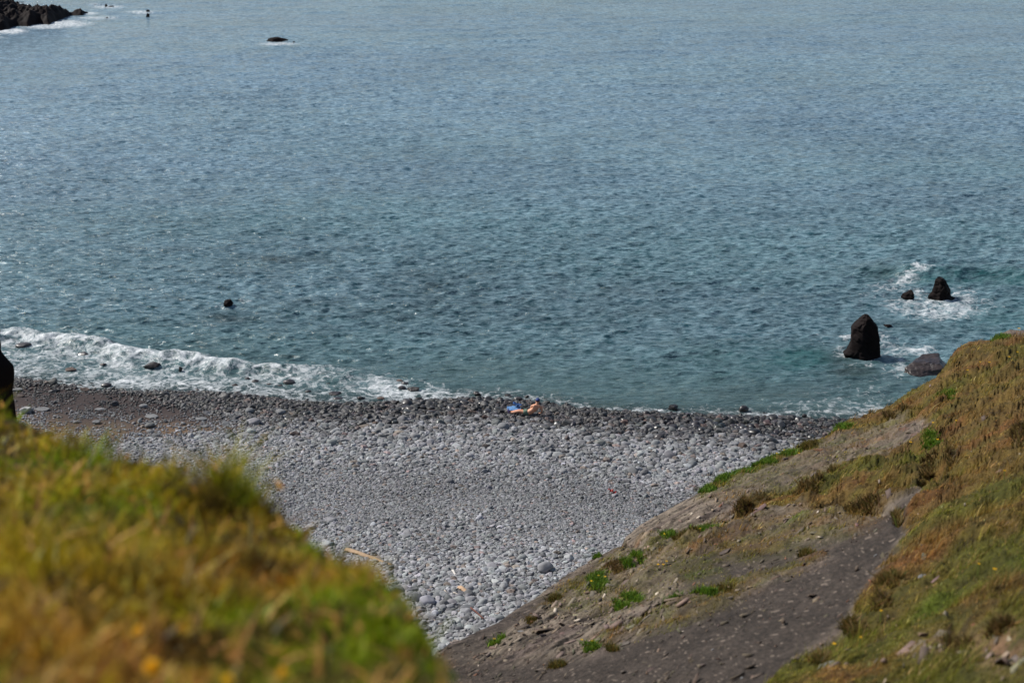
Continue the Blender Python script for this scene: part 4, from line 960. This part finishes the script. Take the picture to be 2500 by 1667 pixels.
# slabs and stones resting on the hillside
def slope_stone(px, py, w, h, mat, label, name='stone_slab', seed=0, cat='stone'):
    P, Nn = slope_pt(px, py); d = float(np.linalg.norm(P-[0, 0, H])); W = w/F*d; Hh = h/F*d
    v, f = rock_verts(seed+int(px+py*3), 3, 12, .6, .15, .04); v = v/np.abs(v).max(0)*[W*.45, W*.26, max(Hh*.26, .008)]
    o = mesh_np(name, v, f, M[mat], smooth=False)
    o.location = P + np.array([0, 0, max(Hh*.12, .004)])
    o.rotation_mode = 'QUATERNION'; o.rotation_quaternion = Vector((0, 0, 1)).rotation_difference(Vector(Nn)) @ Matrix.Rotation(random.uniform(.1, .5), 3, 'Z').to_quaternion()
    return tag(o, label, cat, 'stones lying on the hillside')
for a in [(1580,1532,40,16,'slope_tan','pale tan slab, larger of two beside the dark scree'),
          (1525,1577,34,16,'slope_tan','pale tan slab, smaller and lower of two beside the dark scree'),
          (1338,1585,26,14,'brown_rock','brown flake stone on the lower shale near the bottom'),
          (1323,1561,22,14,'red_rock','pinkish-orange stone on the lower shale'),
          (1271,1548,20,8,'grey_rock','whitish flat sliver just below the dark rim'),
          (1787,1264,48,16,'slope_tan','long tan slab below the dark grass tuft'),
          (1770,1355,44,12,'brown_rock','long thin brown slab at the edge of dark shale'),
          (2217,1308,30,10,'slope_tan','tan flat stone right of the scree head'),
          (2138,1357,14,8,'grey_rock','small pale stone lying on the dark scree'),
          (2249,1419,24,18,'grey_rock','pale grey lump in green grass right of the scree'),
          (2020,1648,70,40,'grey_rock','grey boulder at the very bottom in olive grass'),
          (1711,1629,28,18,'brown_rock','brown jagged stone near the bottom on scree'),
          (1811,1653,9,5,'grey_rock','tiny white stone at the bottom edge on scree, left of the boulder'),
          (1740,1586,9,5,'grey_rock','tiny white stone on scree up and left of the bottom white one'),
          (2493,1294,14,9,'grey_rock','white stone at the right edge of the photo'),
          (2335,1598,34,22,'slope_tan','tan crumbly stone at the left of the eroded hollow'),
          (2365,1610,26,18,'slope_tan','tan crumbly stone in the middle of the eroded hollow'),
          (2300,1625,30,16,'slope_tan','tan crumbly stone below left of the eroded hollow'),
          (2390,1640,40,22,'brown_rock','brown crumbly stone below the eroded hollow'),
          (2270,1655,34,18,'slope_tan','tan stone at the bottom edge left of the brown crumbly one'),
          (2440,1590,26,14,'slope_tan','tan stone in the right part of the eroded hollow'),
          (1985,1160,24,12,'red_rock','orange stone in the red plants near the ridge'),
          (1430,1500,16,8,'slope_tan','small pale stone below the yellow-flowered clump')]:
    slope_stone(*a)

# ------------------------------------------------------------------ near grassy hill on the left
hd = [(-1600, 11), (-900, 9.6), (-500, 8.5), (-200, 7.2), (0, 6.3), (200, 5.7), (400, 5.2), (600, 4.8), (800, 4.2), (900, 3.9), (1000, 3.5), (1065, 3.15), (1200, 2.6)]
hc = [(x, float(np.interp(x, HILL[:, 0], HILL[:, 1])), d) for x, d in hd]
hc += [(-1500, 3000, 1.7), (-400, 3000, 1.5), (600, 3000, 1.5), (1100, 3000, 1.55), (-1500, 1350, 4.9), (-1500, 1667, 3.3), (-1500, 2100, 2.2), (0, 1350, 3.9), (400, 1350, 4.0), (700, 1500, 3.5), (0, 1667, 2.75), (500, 1667, 2.75), (900, 1667, 2.8), (-400, 1350, 4.2), (-400, 1667, 2.9), (0, 2100, 1.9), (600, 2100, 1.9), (1100, 2100, 1.95), (-400, 2100, 2.0), (0, 1150, 5.2), (300, 1220, 4.6)]
hc = [(a, b, d*.8) for a, b, d in hc]; HD = tps(hc)
hcols = np.arange(-1500, 1190, 6.0); HT = np.concatenate([np.linspace(0, 1, 150), 1 + np.cumsum(np.linspace(.007, .06, 30))])
hy0 = np.interp(hcols, HILL[:, 0], HILL[:, 1]); hy0 = np.convolve(np.pad(hy0, 5, 'edge'), np.ones(11)/11, 'valid') + 18
HX = np.repeat(hcols[None], len(HT), 0); HY = hy0[None] + HT[:, None]*(2100-hy0)[None]
HDp = HD(HX, HY); Ph = at_dist(HX, HY, HDp)
Phn = Ph.copy(); Phn[..., 2] += (.05*fbm(Ph, 1.6, 3, off=200) + .02*fbm(Ph, 7, 3, off=201))*sstep(0, .1, HT)[:, None]
hb = []
for k in range(1, 25):
    t = k/24; q = Phn[0].copy(); q[:, 1] += 5.5*t**1.3*.8; q[:, 0] += 3.0*t**1.3; q[:, 2] -= 18*t**1.15; hb.append(q)
PH = np.concatenate([np.array(hb[::-1]), Phn], 0)
hcol = np.repeat(np.repeat((lin((70, 54, 28)))[None, None], PH.shape[0], 0), PH.shape[1], 1)
o = mesh_np('near_hill', PH.reshape(-1, 3), grid_faces(*PH.shape[:2]), M['slope'], col=hcol.reshape(-1, 3)); tag(o, None, kind='structure')
def hill_pt(px, py):
    j = np.clip(np.round((np.asarray(px)-hcols[0])/6).astype(int), 0, len(hcols)-1)
    t = np.clip((np.asarray(py)-hy0[j])/(2100-hy0[j]), 0, 1); i = np.round(t*149).astype(int); return Phn[i, j]
def near_color(P):
    a = fbm(P, 1.5, 3, off=301); b = fbm(P, 4.5, 3, off=302); c3 = fbm(P, 2.4, 3, off=303)
    rust = lin((136, 88, 34)); gold = lin((152, 118, 36)); olive = lin((138, 126, 22)); green = lin((98, 124, 8)); dk_ = lin((58, 42, 22)); straw = lin((212, 172, 104))
    px, py, _ = to_pix(P)
    col = gold + (rust-gold)*sstep(-.15, .25, c3)[..., None]
    col = col + (olive-col)*sstep(-.25, .1, a)[..., None]*.75
    gs = sstep(-.02, .3, a - .2*sstep(420, 250, px) + .35*b + .15*sstep(1550, 1650, py)*1.0 + .08*sstep(350, 700, px)); col = col + (green-col)*gs[..., None]*.8
    dkk = sstep(-.02, .3, fbm(P, 6, 3, off=305)); col = col + (dk_-col)*dkk[..., None]*.85
    return col
cnt = 135000
ii = rng.integers(0, 149, cnt); jj = rng.integers(0, len(hcols)-1, cnt); keep = (HY[ii, jj] < 2090) & (HX[ii, jj] > -1100); ii, jj = ii[keep], jj[keep]; u = rng.random((len(ii), 2))
bp = Phn[ii, jj] + (Phn[ii+1, jj]-Phn[ii, jj])*u[:, :1] + (Phn[ii, jj+1]-Phn[ii, jj])*u[:, 1:]
edge = HT[ii]
tuft = sstep(-.1, .35, fbm(bp, 3.2, 2, off=310))
hh = (.018 + .055*tuft)*rng.uniform(.4, 1.6, len(bp)); ex, ey, _ = to_pix(bp)
hh *= 1 + 1.2*np.exp(-((ex-548)/36)**2)*sstep(1330, 1210, ey) + .35*np.exp(-((ex-380)/60)**2)*sstep(1200, 1140, ey)
ww = rng.uniform(.002, .006, len(bp))
wl = np.stack([.25+.6*fbm(bp, 2, 2, off=3), .6*fbm(bp, 2, 2, off=4), 0*hh], -1) + rng.normal(0, .45, (len(bp), 3))*[1, 1, 0]
cb = near_color(bp)
s1 = rng.random(len(bp)) < .08; cb[s1] = lin((214, 168, 80)); cb = jit(cb*1.75, .5)
V3, F3, C3 = blades('g', bp, hh, ww, wl, cb, None)
# dry seed heads and broad leaves give the larger blurred flecks
m_ = 4500; q = rng.integers(0, len(bp), m_); tb = bp[q] + wl[q]*hh[q][:, None] + np.array([0, 0, 1.])*hh[q][:, None]*rng.uniform(.6, 1.1, (m_, 1))
V4, F4, C4 = blades('h', tb, rng.uniform(.018, .040, m_), rng.uniform(.008, .018, m_), rng.normal(0, 1.0, (m_, 3))*[1, 1, .3], jit(np.where((rng.random(m_) < .3)[:, None], lin((226, 172, 92))[None], near_color(tb)*1.2), .3), None)
o = mesh_np('near_hill_grass', np.concatenate([V3, V4]), np.concatenate([F3, F4+len(V3)]), M['blade'], col=np.concatenate([C3, C4]), smooth=False)
tag(o, 'long golden and green grass on the near hill at lower left', 'grass', kind='stuff')

def near_flower(px, py, size, col, label, face=(0, -.6, .8)):
    P = hill_pt(px, py+24); d = float(np.linalg.norm(P-[0, 0, H])); rad = size/F*d*.45
    top = at_dist(np.float64(px), np.float64(py), np.float64(d*.95))
    root = empty('yellow_flower', P, label, 'flower', 'yellow flowers in the near grass')
    c = Vector(top-P); st_ = []
    n = 6; V = []; 
    for k in range(n+1):
        t = k/n; p = Vector((0, 0, 0)).lerp(c, t) + Vector((.01*math.sin(t*3), 0, 0))*(1-t)
        for s in range(5):
            a = s*2*math.pi/5; V.append(p + Vector((math.cos(a)*.0012, math.sin(a)*.0012, 0)))
    Fq = [(k*5+s, k*5+(s+1) % 5, (k+1)*5+(s+1) % 5, (k+1)*5+s) for k in range(n) for s in range(5)]
    mesh_np('stem', np.array(V), np.array(Fq), plain('stem_material', (96, 110, 40)) if 'stem_material' not in bpy.data.materials else bpy.data.materials['stem_material'], root)
    fz = Vector(face).normalized(); q = Vector((0, 0, 1)).rotation_difference(fz)
    bm = bmesh.new()
    for ring, (nn_, r1, lift) in enumerate([(14, 1.0, .12), (12, .72, .3), (9, .45, .45)]):
        for p in range(nn_):
            a = p*2*math.pi/nn_ + ring*.2; w = .22
            pts = [(0.12, -w*.3, .05), (.6, -w*.8, lift), (1.0, -w*.4, lift*.8), (1.0, w*.4, lift*.8), (.6, w*.8, lift), (.12, w*.3, .05)]
            vs = []
            for x, y, z in pts:
                x *= r1; v = Vector((x*math.cos(a)-y*math.sin(a), x*math.sin(a)+y*math.cos(a), z))*rad; vs.append(bm.verts.new(c + q @ v))
            bm.faces.new(vs)
    me = bpy.data.meshes.new('petals'); bm.to_mesh(me); bm.free(); me.materials.append(flower_mats(col)); link(bpy.data.objects.new('petals', me), root)
YF = (255, 205, 20)
for a in [(132,1413,26,YF,'yellow flower highest of the blurred ones, near the left edge'),
          (338,1540,28,YF,'yellow flower in the near grass, left one of the middle pair'),
          (446,1534,24,YF,'yellow flower in the near grass, right one of the middle pair'),
          (370,1627,44,YF,'largest and brightest yellow flower near the bottom edge'),
          (231,1595,18,(214,170,30),'faint small yellow flower left of the largest one'),
          (690,1643,34,YF,'yellow flower rightmost in the near grass at the bottom'),
          (556,1660,32,YF,'yellow flower cut by the bottom edge between the largest and the rightmost'),
          (283,1662,22,YF,'yellow flower cut by the bottom edge left of the largest one')]:
    near_flower(*a)
# a few small yellow flowers on the right slope
k = 0
for (px, py, s) in [(2425,1424,9),(2385,1416,6),(2032,1629,9),(2097,1608,6),(2149,1518,7),(2222,1101,6),(2287,1097,6),(2274,1075,6),(2445,1214,6),(2460,900,5),(2480,880,5),(2413,898,5),(2390,902,4),(1606,1412,6),(1625,1404,6),(1618,1410,6),(2487,812,6),(2360,930,5),(2330,1060,5)]:
    P, _ = slope_pt(px, py); d = float(np.linalg.norm(P-[0, 0, H])); rad = s/F*d*.5
    root = empty('yellow_flower', P, 'tiny yellow flower dotted in the hillside grass', 'flower', 'tiny yellow flowers on the hillside')
    fl_heads([np.array([0, 0, .09])], rad, (240, 186, 24), root)
    V = [(x, y, z) for z in (0, .09) for x, y in ((-.003, 0), (.003, -.003), (.003, .003))]
    mesh_np('stem', np.array(V), np.array([(0, 1, 4, 3), (1, 2, 5, 4), (2, 0, 3, 5)]), bpy.data.materials['stem_material'], root)

# ------------------------------------------------------------------ driftwood and litter
def plank(name, pa, pb, thick, col, label, cat, lift=.08, taper=.7, wide=2.2, seed=0):
    A = pix_beach(*pa); B = pix_beach(*pb); A = A + [0, 0, lift]; B = B + [0, 0, lift*.8]
    ax = B-A; Ln = np.linalg.norm(ax); ax /= Ln; sd_ = np.cross(ax, [0, 0, 1]); sd_ /= np.linalg.norm(sd_); up = np.cross(sd_, ax)
    r = np.random.default_rng(seed+int(pa[0])); V = []; n = 14; m = 8
    for k in range(n+1):
        t = k/n; e = (1-(1-taper)*t)*(.75 if k in (0, n) else 1)
        for s in range(m):
            a = s*2*math.pi/m+.4; V.append(A-A*0 + ax*Ln*t + sd_*math.cos(a)*thick*wide*.5*e*(1+.12*r.normal()) + up*math.sin(a)*thick*.5*e*(1+.12*r.normal()) + up*.04*math.sin(t*5)*thick*4)
    Fq = [(k*m+s, k*m+(s+1) % m, (k+1)*m+(s+1) % m, (k+1)*m+s) for k in range(n) for s in range(m)]
    T = []
    for f in Fq: T += [(f[0], f[1], f[2]), (f[0], f[2], f[3])]
    for s in range(1, m-1): T += [(0, s+1, s), (n*m, n*m+s, n*m+s+1)]
    V = np.array(V); o = mesh_np(name, V-A, np.array(T), plain(name+'_wood', col, .85, .3, 12), smooth=False); o.location = A; return tag(o, label, cat)
plank('driftwood_plank', (845, 1345), (957, 1383), .10, (168, 142, 114), 'long pale driftwood plank half hidden by the blurred grass', 'driftwood')
plank('driftwood_plank', (1120, 1441), (1144, 1454), .08, (196, 164, 132), 'short bright split plank of driftwood on the near stones', 'driftwood', lift=.14)
plank('driftwood_stick', (1149, 1494), (1181, 1518), .055, (104, 62, 50), 'thin dark reddish stick of driftwood near the ridge', 'driftwood', lift=.16, wide=1)
plank('driftwood_stick', (1107, 1455), (1126, 1462), .045, (196, 186, 172), 'thin bleached stick beside the short bright plank', 'driftwood', lift=.14, wide=1)
plank('driftwood_stick', (1105, 1399), (1112, 1408), .07, (206, 200, 192), 'small white piece of driftwood above the short bright plank', 'driftwood', lift=.12, wide=1.3)
plank('driftwood_stick', (1085, 1450), (1093, 1456), .04, (190, 176, 160), 'tiny bleached twig left of the short bright plank', 'driftwood', lift=.14, wide=1)
# red scrap
P = pix_beach(1493, 1207); bm = bmesh.new()
for k in range(7):
    for j in range(4):
        x = (k/6-.5)*.30; y = (j/3-.5)*.16
        bm.verts.new((x, y, .06 + .05*math.sin(k*1.9+j) + .04*(k % 2) - .12*x))
bm.verts.ensure_lookup_table()
for k in range(6):
    for j in range(3): bm.faces.new([bm.verts[k*4+j], bm.verts[(k+1)*4+j], bm.verts[(k+1)*4+j+1], bm.verts[k*4+j+1]])
me = bpy.data.meshes.new('red_scrap'); bm.to_mesh(me); bm.free(); me.materials.append(plain('red_plastic', (176, 48, 34), .5, .4))
o = link(bpy.data.objects.new('red_scrap', me)); o.location = P + np.array([0, 0, .08]); o.rotation_euler = (0, .25, -.5); tag(o, 'small crumpled red scrap of litter on the grey pebbles', 'litter')

# ------------------------------------------------------------------ sunbather
skin = plain('skin', (208, 150, 118), .55, .10, 8); green_cloth = plain('shorts_cloth', (92, 112, 96), .9, .2, 20); blue_cap = plain('cap_cloth', (44, 64, 120), .8, .2, 20)
hair_m = plain('hair', (60, 42, 30), .8, .3, 40)
def skinned(name, verts, edges, radii, mat, parent, sub=2, root=0):
    me = bpy.data.meshes.new(name); me.from_pydata([tuple(v) for v in verts], edges, []); me.materials.append(mat)
    o = link(bpy.data.objects.new(name, me), parent); md = o.modifiers.new('skin', 'SKIN'); md.use_smooth_shade = True
    sv = me.skin_vertices[0].data
    for k, r in enumerate(radii): sv[k].radius = (r, r) if not hasattr(r, '__len__') else r; sv[k].use_root = (k == root)
    s = o.modifiers.new('sub', 'SUBSURF'); s.levels = sub; s.render_levels = sub; return o
gz = float(beach_z(np.array([PB[0]]), np.array([PB[1]]))[0])
per = empty('person', (PB[0], PB[1], gz + .12), 'shirtless person in green shorts and blue cap reclining on the stones, back turned', 'person')
J = [(0, 0, .13), (.12, 0, .17), (.24, .01, .27), (.33, .02, .38), (.36, .03, .46), (.385, .055, .52), (.40, .085, .58), (.41, .10, .66),   # 0-7 pelvis..head top
     (.22, .04, .435), (.145, .05, .40), (.10, .06, .23), (.04, .10, .08),      # 8-11 left arm: shoulder root, shoulder, elbow, wrist
     (.47, .01, .42), (.545, .0, .375), (.60, -.03, .20), (.55, .02, .07),      # 12-15 right arm
     (-.06, .09, .12), (-.42, .12, .17), (-.78, .15, .08), (-.86, .16, .10), (-.87, .16, .17),  # 16-20 left leg
     (-.06, -.07, .11), (-.41, -.02, .19), (-.76, .05, .08), (-.84, .05, .10), (-.86, .05, .17)]  # 21-25 right leg
E = [(0, 1), (1, 2), (2, 3), (3, 4), (4, 5), (5, 6), (6, 7), (3, 8), (8, 9), (9, 10), (10, 11), (3, 12), (12, 13), (13, 14), (14, 15), (0, 16), (16, 17), (17, 18), (18, 19), (19, 20), (0, 21), (21, 22), (22, 23), (23, 24), (24, 25)]
R = [.13, .125, .14, .15, .07, .055, .085, .085, .075, .062, .045, .03, .075, .062, .045, .03, .09, .06, .04, .04, .03, .09, .06, .04, .04, .03]
R = [(r, r) for r in R]
# hands: palm and five fingers, part of the same surface
def hand(wi, base, out, sgn):
    b = Vector(base); d = Vector(out).normalized(); sdv = d.cross(Vector((0, 0, 1))).normalized()
    palm = len(J); J.append(tuple(b + d*.05)); R.append((.026, .018)); E.append((wi, palm))
    for k, (o_, ln_) in enumerate([(-.03, .05), (-.011, .068), (.008, .074), (.026, .064)]):
        a = len(J); J.append(tuple(b + d*.085 + sdv*o_*1.1)); R.append((.010, .010)); E.append((palm, a))
        c = len(J); J.append(tuple(b + d*(.085+ln_*.6) + sdv*o_*1.25 + Vector((0, 0, .004)))); R.append((.009, .009)); E.append((a, c))
        e = len(J); J.append(tuple(b + d*(.085+ln_) + sdv*o_*1.3 - Vector((0, 0, .012)))); R.append((.008, .008)); E.append((c, e))
    a = len(J); J.append(tuple(b + d*.05 + sdv*sgn*.045)); R.append((.011, .011)); E.append((palm, a))
    c = len(J); J.append(tuple(b + d*.085 + sdv*sgn*.06)); R.append((.009, .009)); E.append((a, c))
hand(11, J[11], (-.6, .6, -.15), 1); hand(15, J[15], (-.5, .8, -.15), -1)
body_o = skinned('body', J, E, R, skin, per)
skinned('shorts', [(.07, .0, .15), (0, 0, .13), (-.10, .09, .13), (-.27, .11, .155), (-.10, -.07, .125), (-.27, -.045, .16)], [(0, 1), (1, 2), (2, 3), (1, 4), (4, 5)], [.150, .155, .115, .098, .115, .098], green_cloth, per)
# head: ears, nose, hair, cap
def blob(name, c, s, mat, parent, cut=None, rot=None):
    bm = bmesh.new(); bmesh.ops.create_uvsphere(bm, u_segments=24, v_segments=16, radius=1)
    if cut is not None:
        bmesh.ops.bisect_plane(bm, geom=bm.verts[:]+bm.edges[:]+bm.faces[:], plane_co=(0, 0, cut), plane_no=(0, 0, -1), clear_outer=True)
    me = bpy.data.meshes.new(name); bm.to_mesh(me); bm.free(); me.materials.append(mat)
    for p in me.polygons: p.use_smooth = True
    o = link(bpy.data.objects.new(name, me), parent); o.location = c; o.scale = s
    if rot: o.rotation_euler = rot
    return o
hc_ = Vector((.405, .10, .62))
blob('hair', hc_ + Vector((.0, -.006, .01)), (.086, .096, .105), hair_m, per, cut=-.25)
cap = blob('cap', hc_ + Vector((0, .0, .035)), (.098, .108, .105), blue_cap, per, cut=-.05, rot=(-.15, .1, 0))
br_ = blob('cap_brim', (0, .95, -.02), (.75, .75, .10), blue_cap, cap)
for sx in (-1, 1): blob('ear', hc_ + Vector((sx*.088, .01, -.02)), (.012, .02, .03), skin, per)
blob('nose', hc_ + Vector((0, .10, -.03)), (.013, .022, .02), skin, per)
shoe = plain('shoe_material', (86, 74, 120), .7, .2)
for c in ((-.86, .16, .12), (-.85, .05, .12)): blob('shoe', c, (.045, .045, .11), shoe, per, rot=(0, -.25, 0))
# towel with a crumpled darker garment
def cloth(name, poly_c, w, h, mat, amp, freq, lift, label, cat, rz=0, seed=0):
    B = pix_beach(*poly_c); n = 34; m = 22; u, v = np.meshgrid(np.linspace(-.5, .5, n), np.linspace(-.5, .5, m))
    edge = 1 + .08*np.sin(u*9+seed) + .06*np.cos(v*8)
    x = u*w*edge; y = v*h*edge; c_, s_2 = math.cos(rz), math.sin(rz); X_ = x*c_-y*s_2; Y_ = x*s_2+y*c_
    Zc = beach_z(B[0]+X_, B[1]+Y_) - B[2] + lift + amp*(fbm(np.stack([X_, Y_, 0*X_], -1), freq, 3, off=seed) + .4*ridged(np.stack([X_, Y_, 0*X_], -1), freq*1.3, 2, off=seed+5))
    o = mesh_np(name, np.stack([X_, Y_, Zc], -1).reshape(-1, 3), grid_faces(m, n), mat); o.location = B; return tag(o, label, cat)
towel_m = plain('towel_cloth', (88, 130, 176), .95, .18, 14); jean_m = plain('garment_cloth', (44, 80, 132), .9, .35, 10)
cloth('towel', (1254, 1009), .60, .62, towel_m, .06, 3, .24, 'light blue towel spread on the stones beside the sunbather feet', 'towel', .1, 2)
cloth('garment', (1262, 1006), .34, .42, jean_m, .14, 5, .34, 'crumpled darker blue garment lying on the light blue towel', 'clothing', .3, 9)

# ------------------------------------------------------------------ light
SUN_AZ = math.radians(-67); SUN_EL = math.radians(44)      # azimuth from +Y towards +X
sdir = Vector((math.sin(SUN_AZ)*math.cos(SUN_EL), math.cos(SUN_AZ)*math.cos(SUN_EL), math.sin(SUN_EL)))
ld = bpy.data.lights.new('sun', 'SUN'); ld.energy = 5.0; ld.angle = math.radians(.5); ld.color = (1, .955, .89)
lo = bpy.data.objects.new('sun', ld); COL.objects.link(lo); lo.rotation_euler = sdir.to_track_quat('Z', 'Y').to_euler(); lo.location = (-30, 30, 60)
wd = bpy.data.worlds.new('World'); SC.world = wd; wd.use_nodes = True; nt = wd.node_tree; nt.nodes.clear()
sk = nt.nodes.new('ShaderNodeTexSky'); sk.sky_type = 'NISHITA'; sk.sun_disc = False; sk.sun_elevation = SUN_EL; sk.sun_rotation = SUN_AZ; sk.air_density = 1.0; sk.dust_density = 1.0; sk.ozone_density = 1.0
bg = nt.nodes.new('ShaderNodeBackground'); bg.inputs[1].default_value = .098; wo = nt.nodes.new('ShaderNodeOutputWorld')
nt.links.new(sk.outputs[0], bg.inputs[0]); nt.links.new(bg.outputs[0], wo.inputs[0])
SC.view_settings.view_transform = 'Standard'; SC.view_settings.look = 'None'; SC.view_settings.exposure = 0; SC.view_settings.gamma = 1
SC.cycles.use_denoising = True; SC.cycles.max_bounces = 6; SC.cycles.transparent_max_bounces = 8
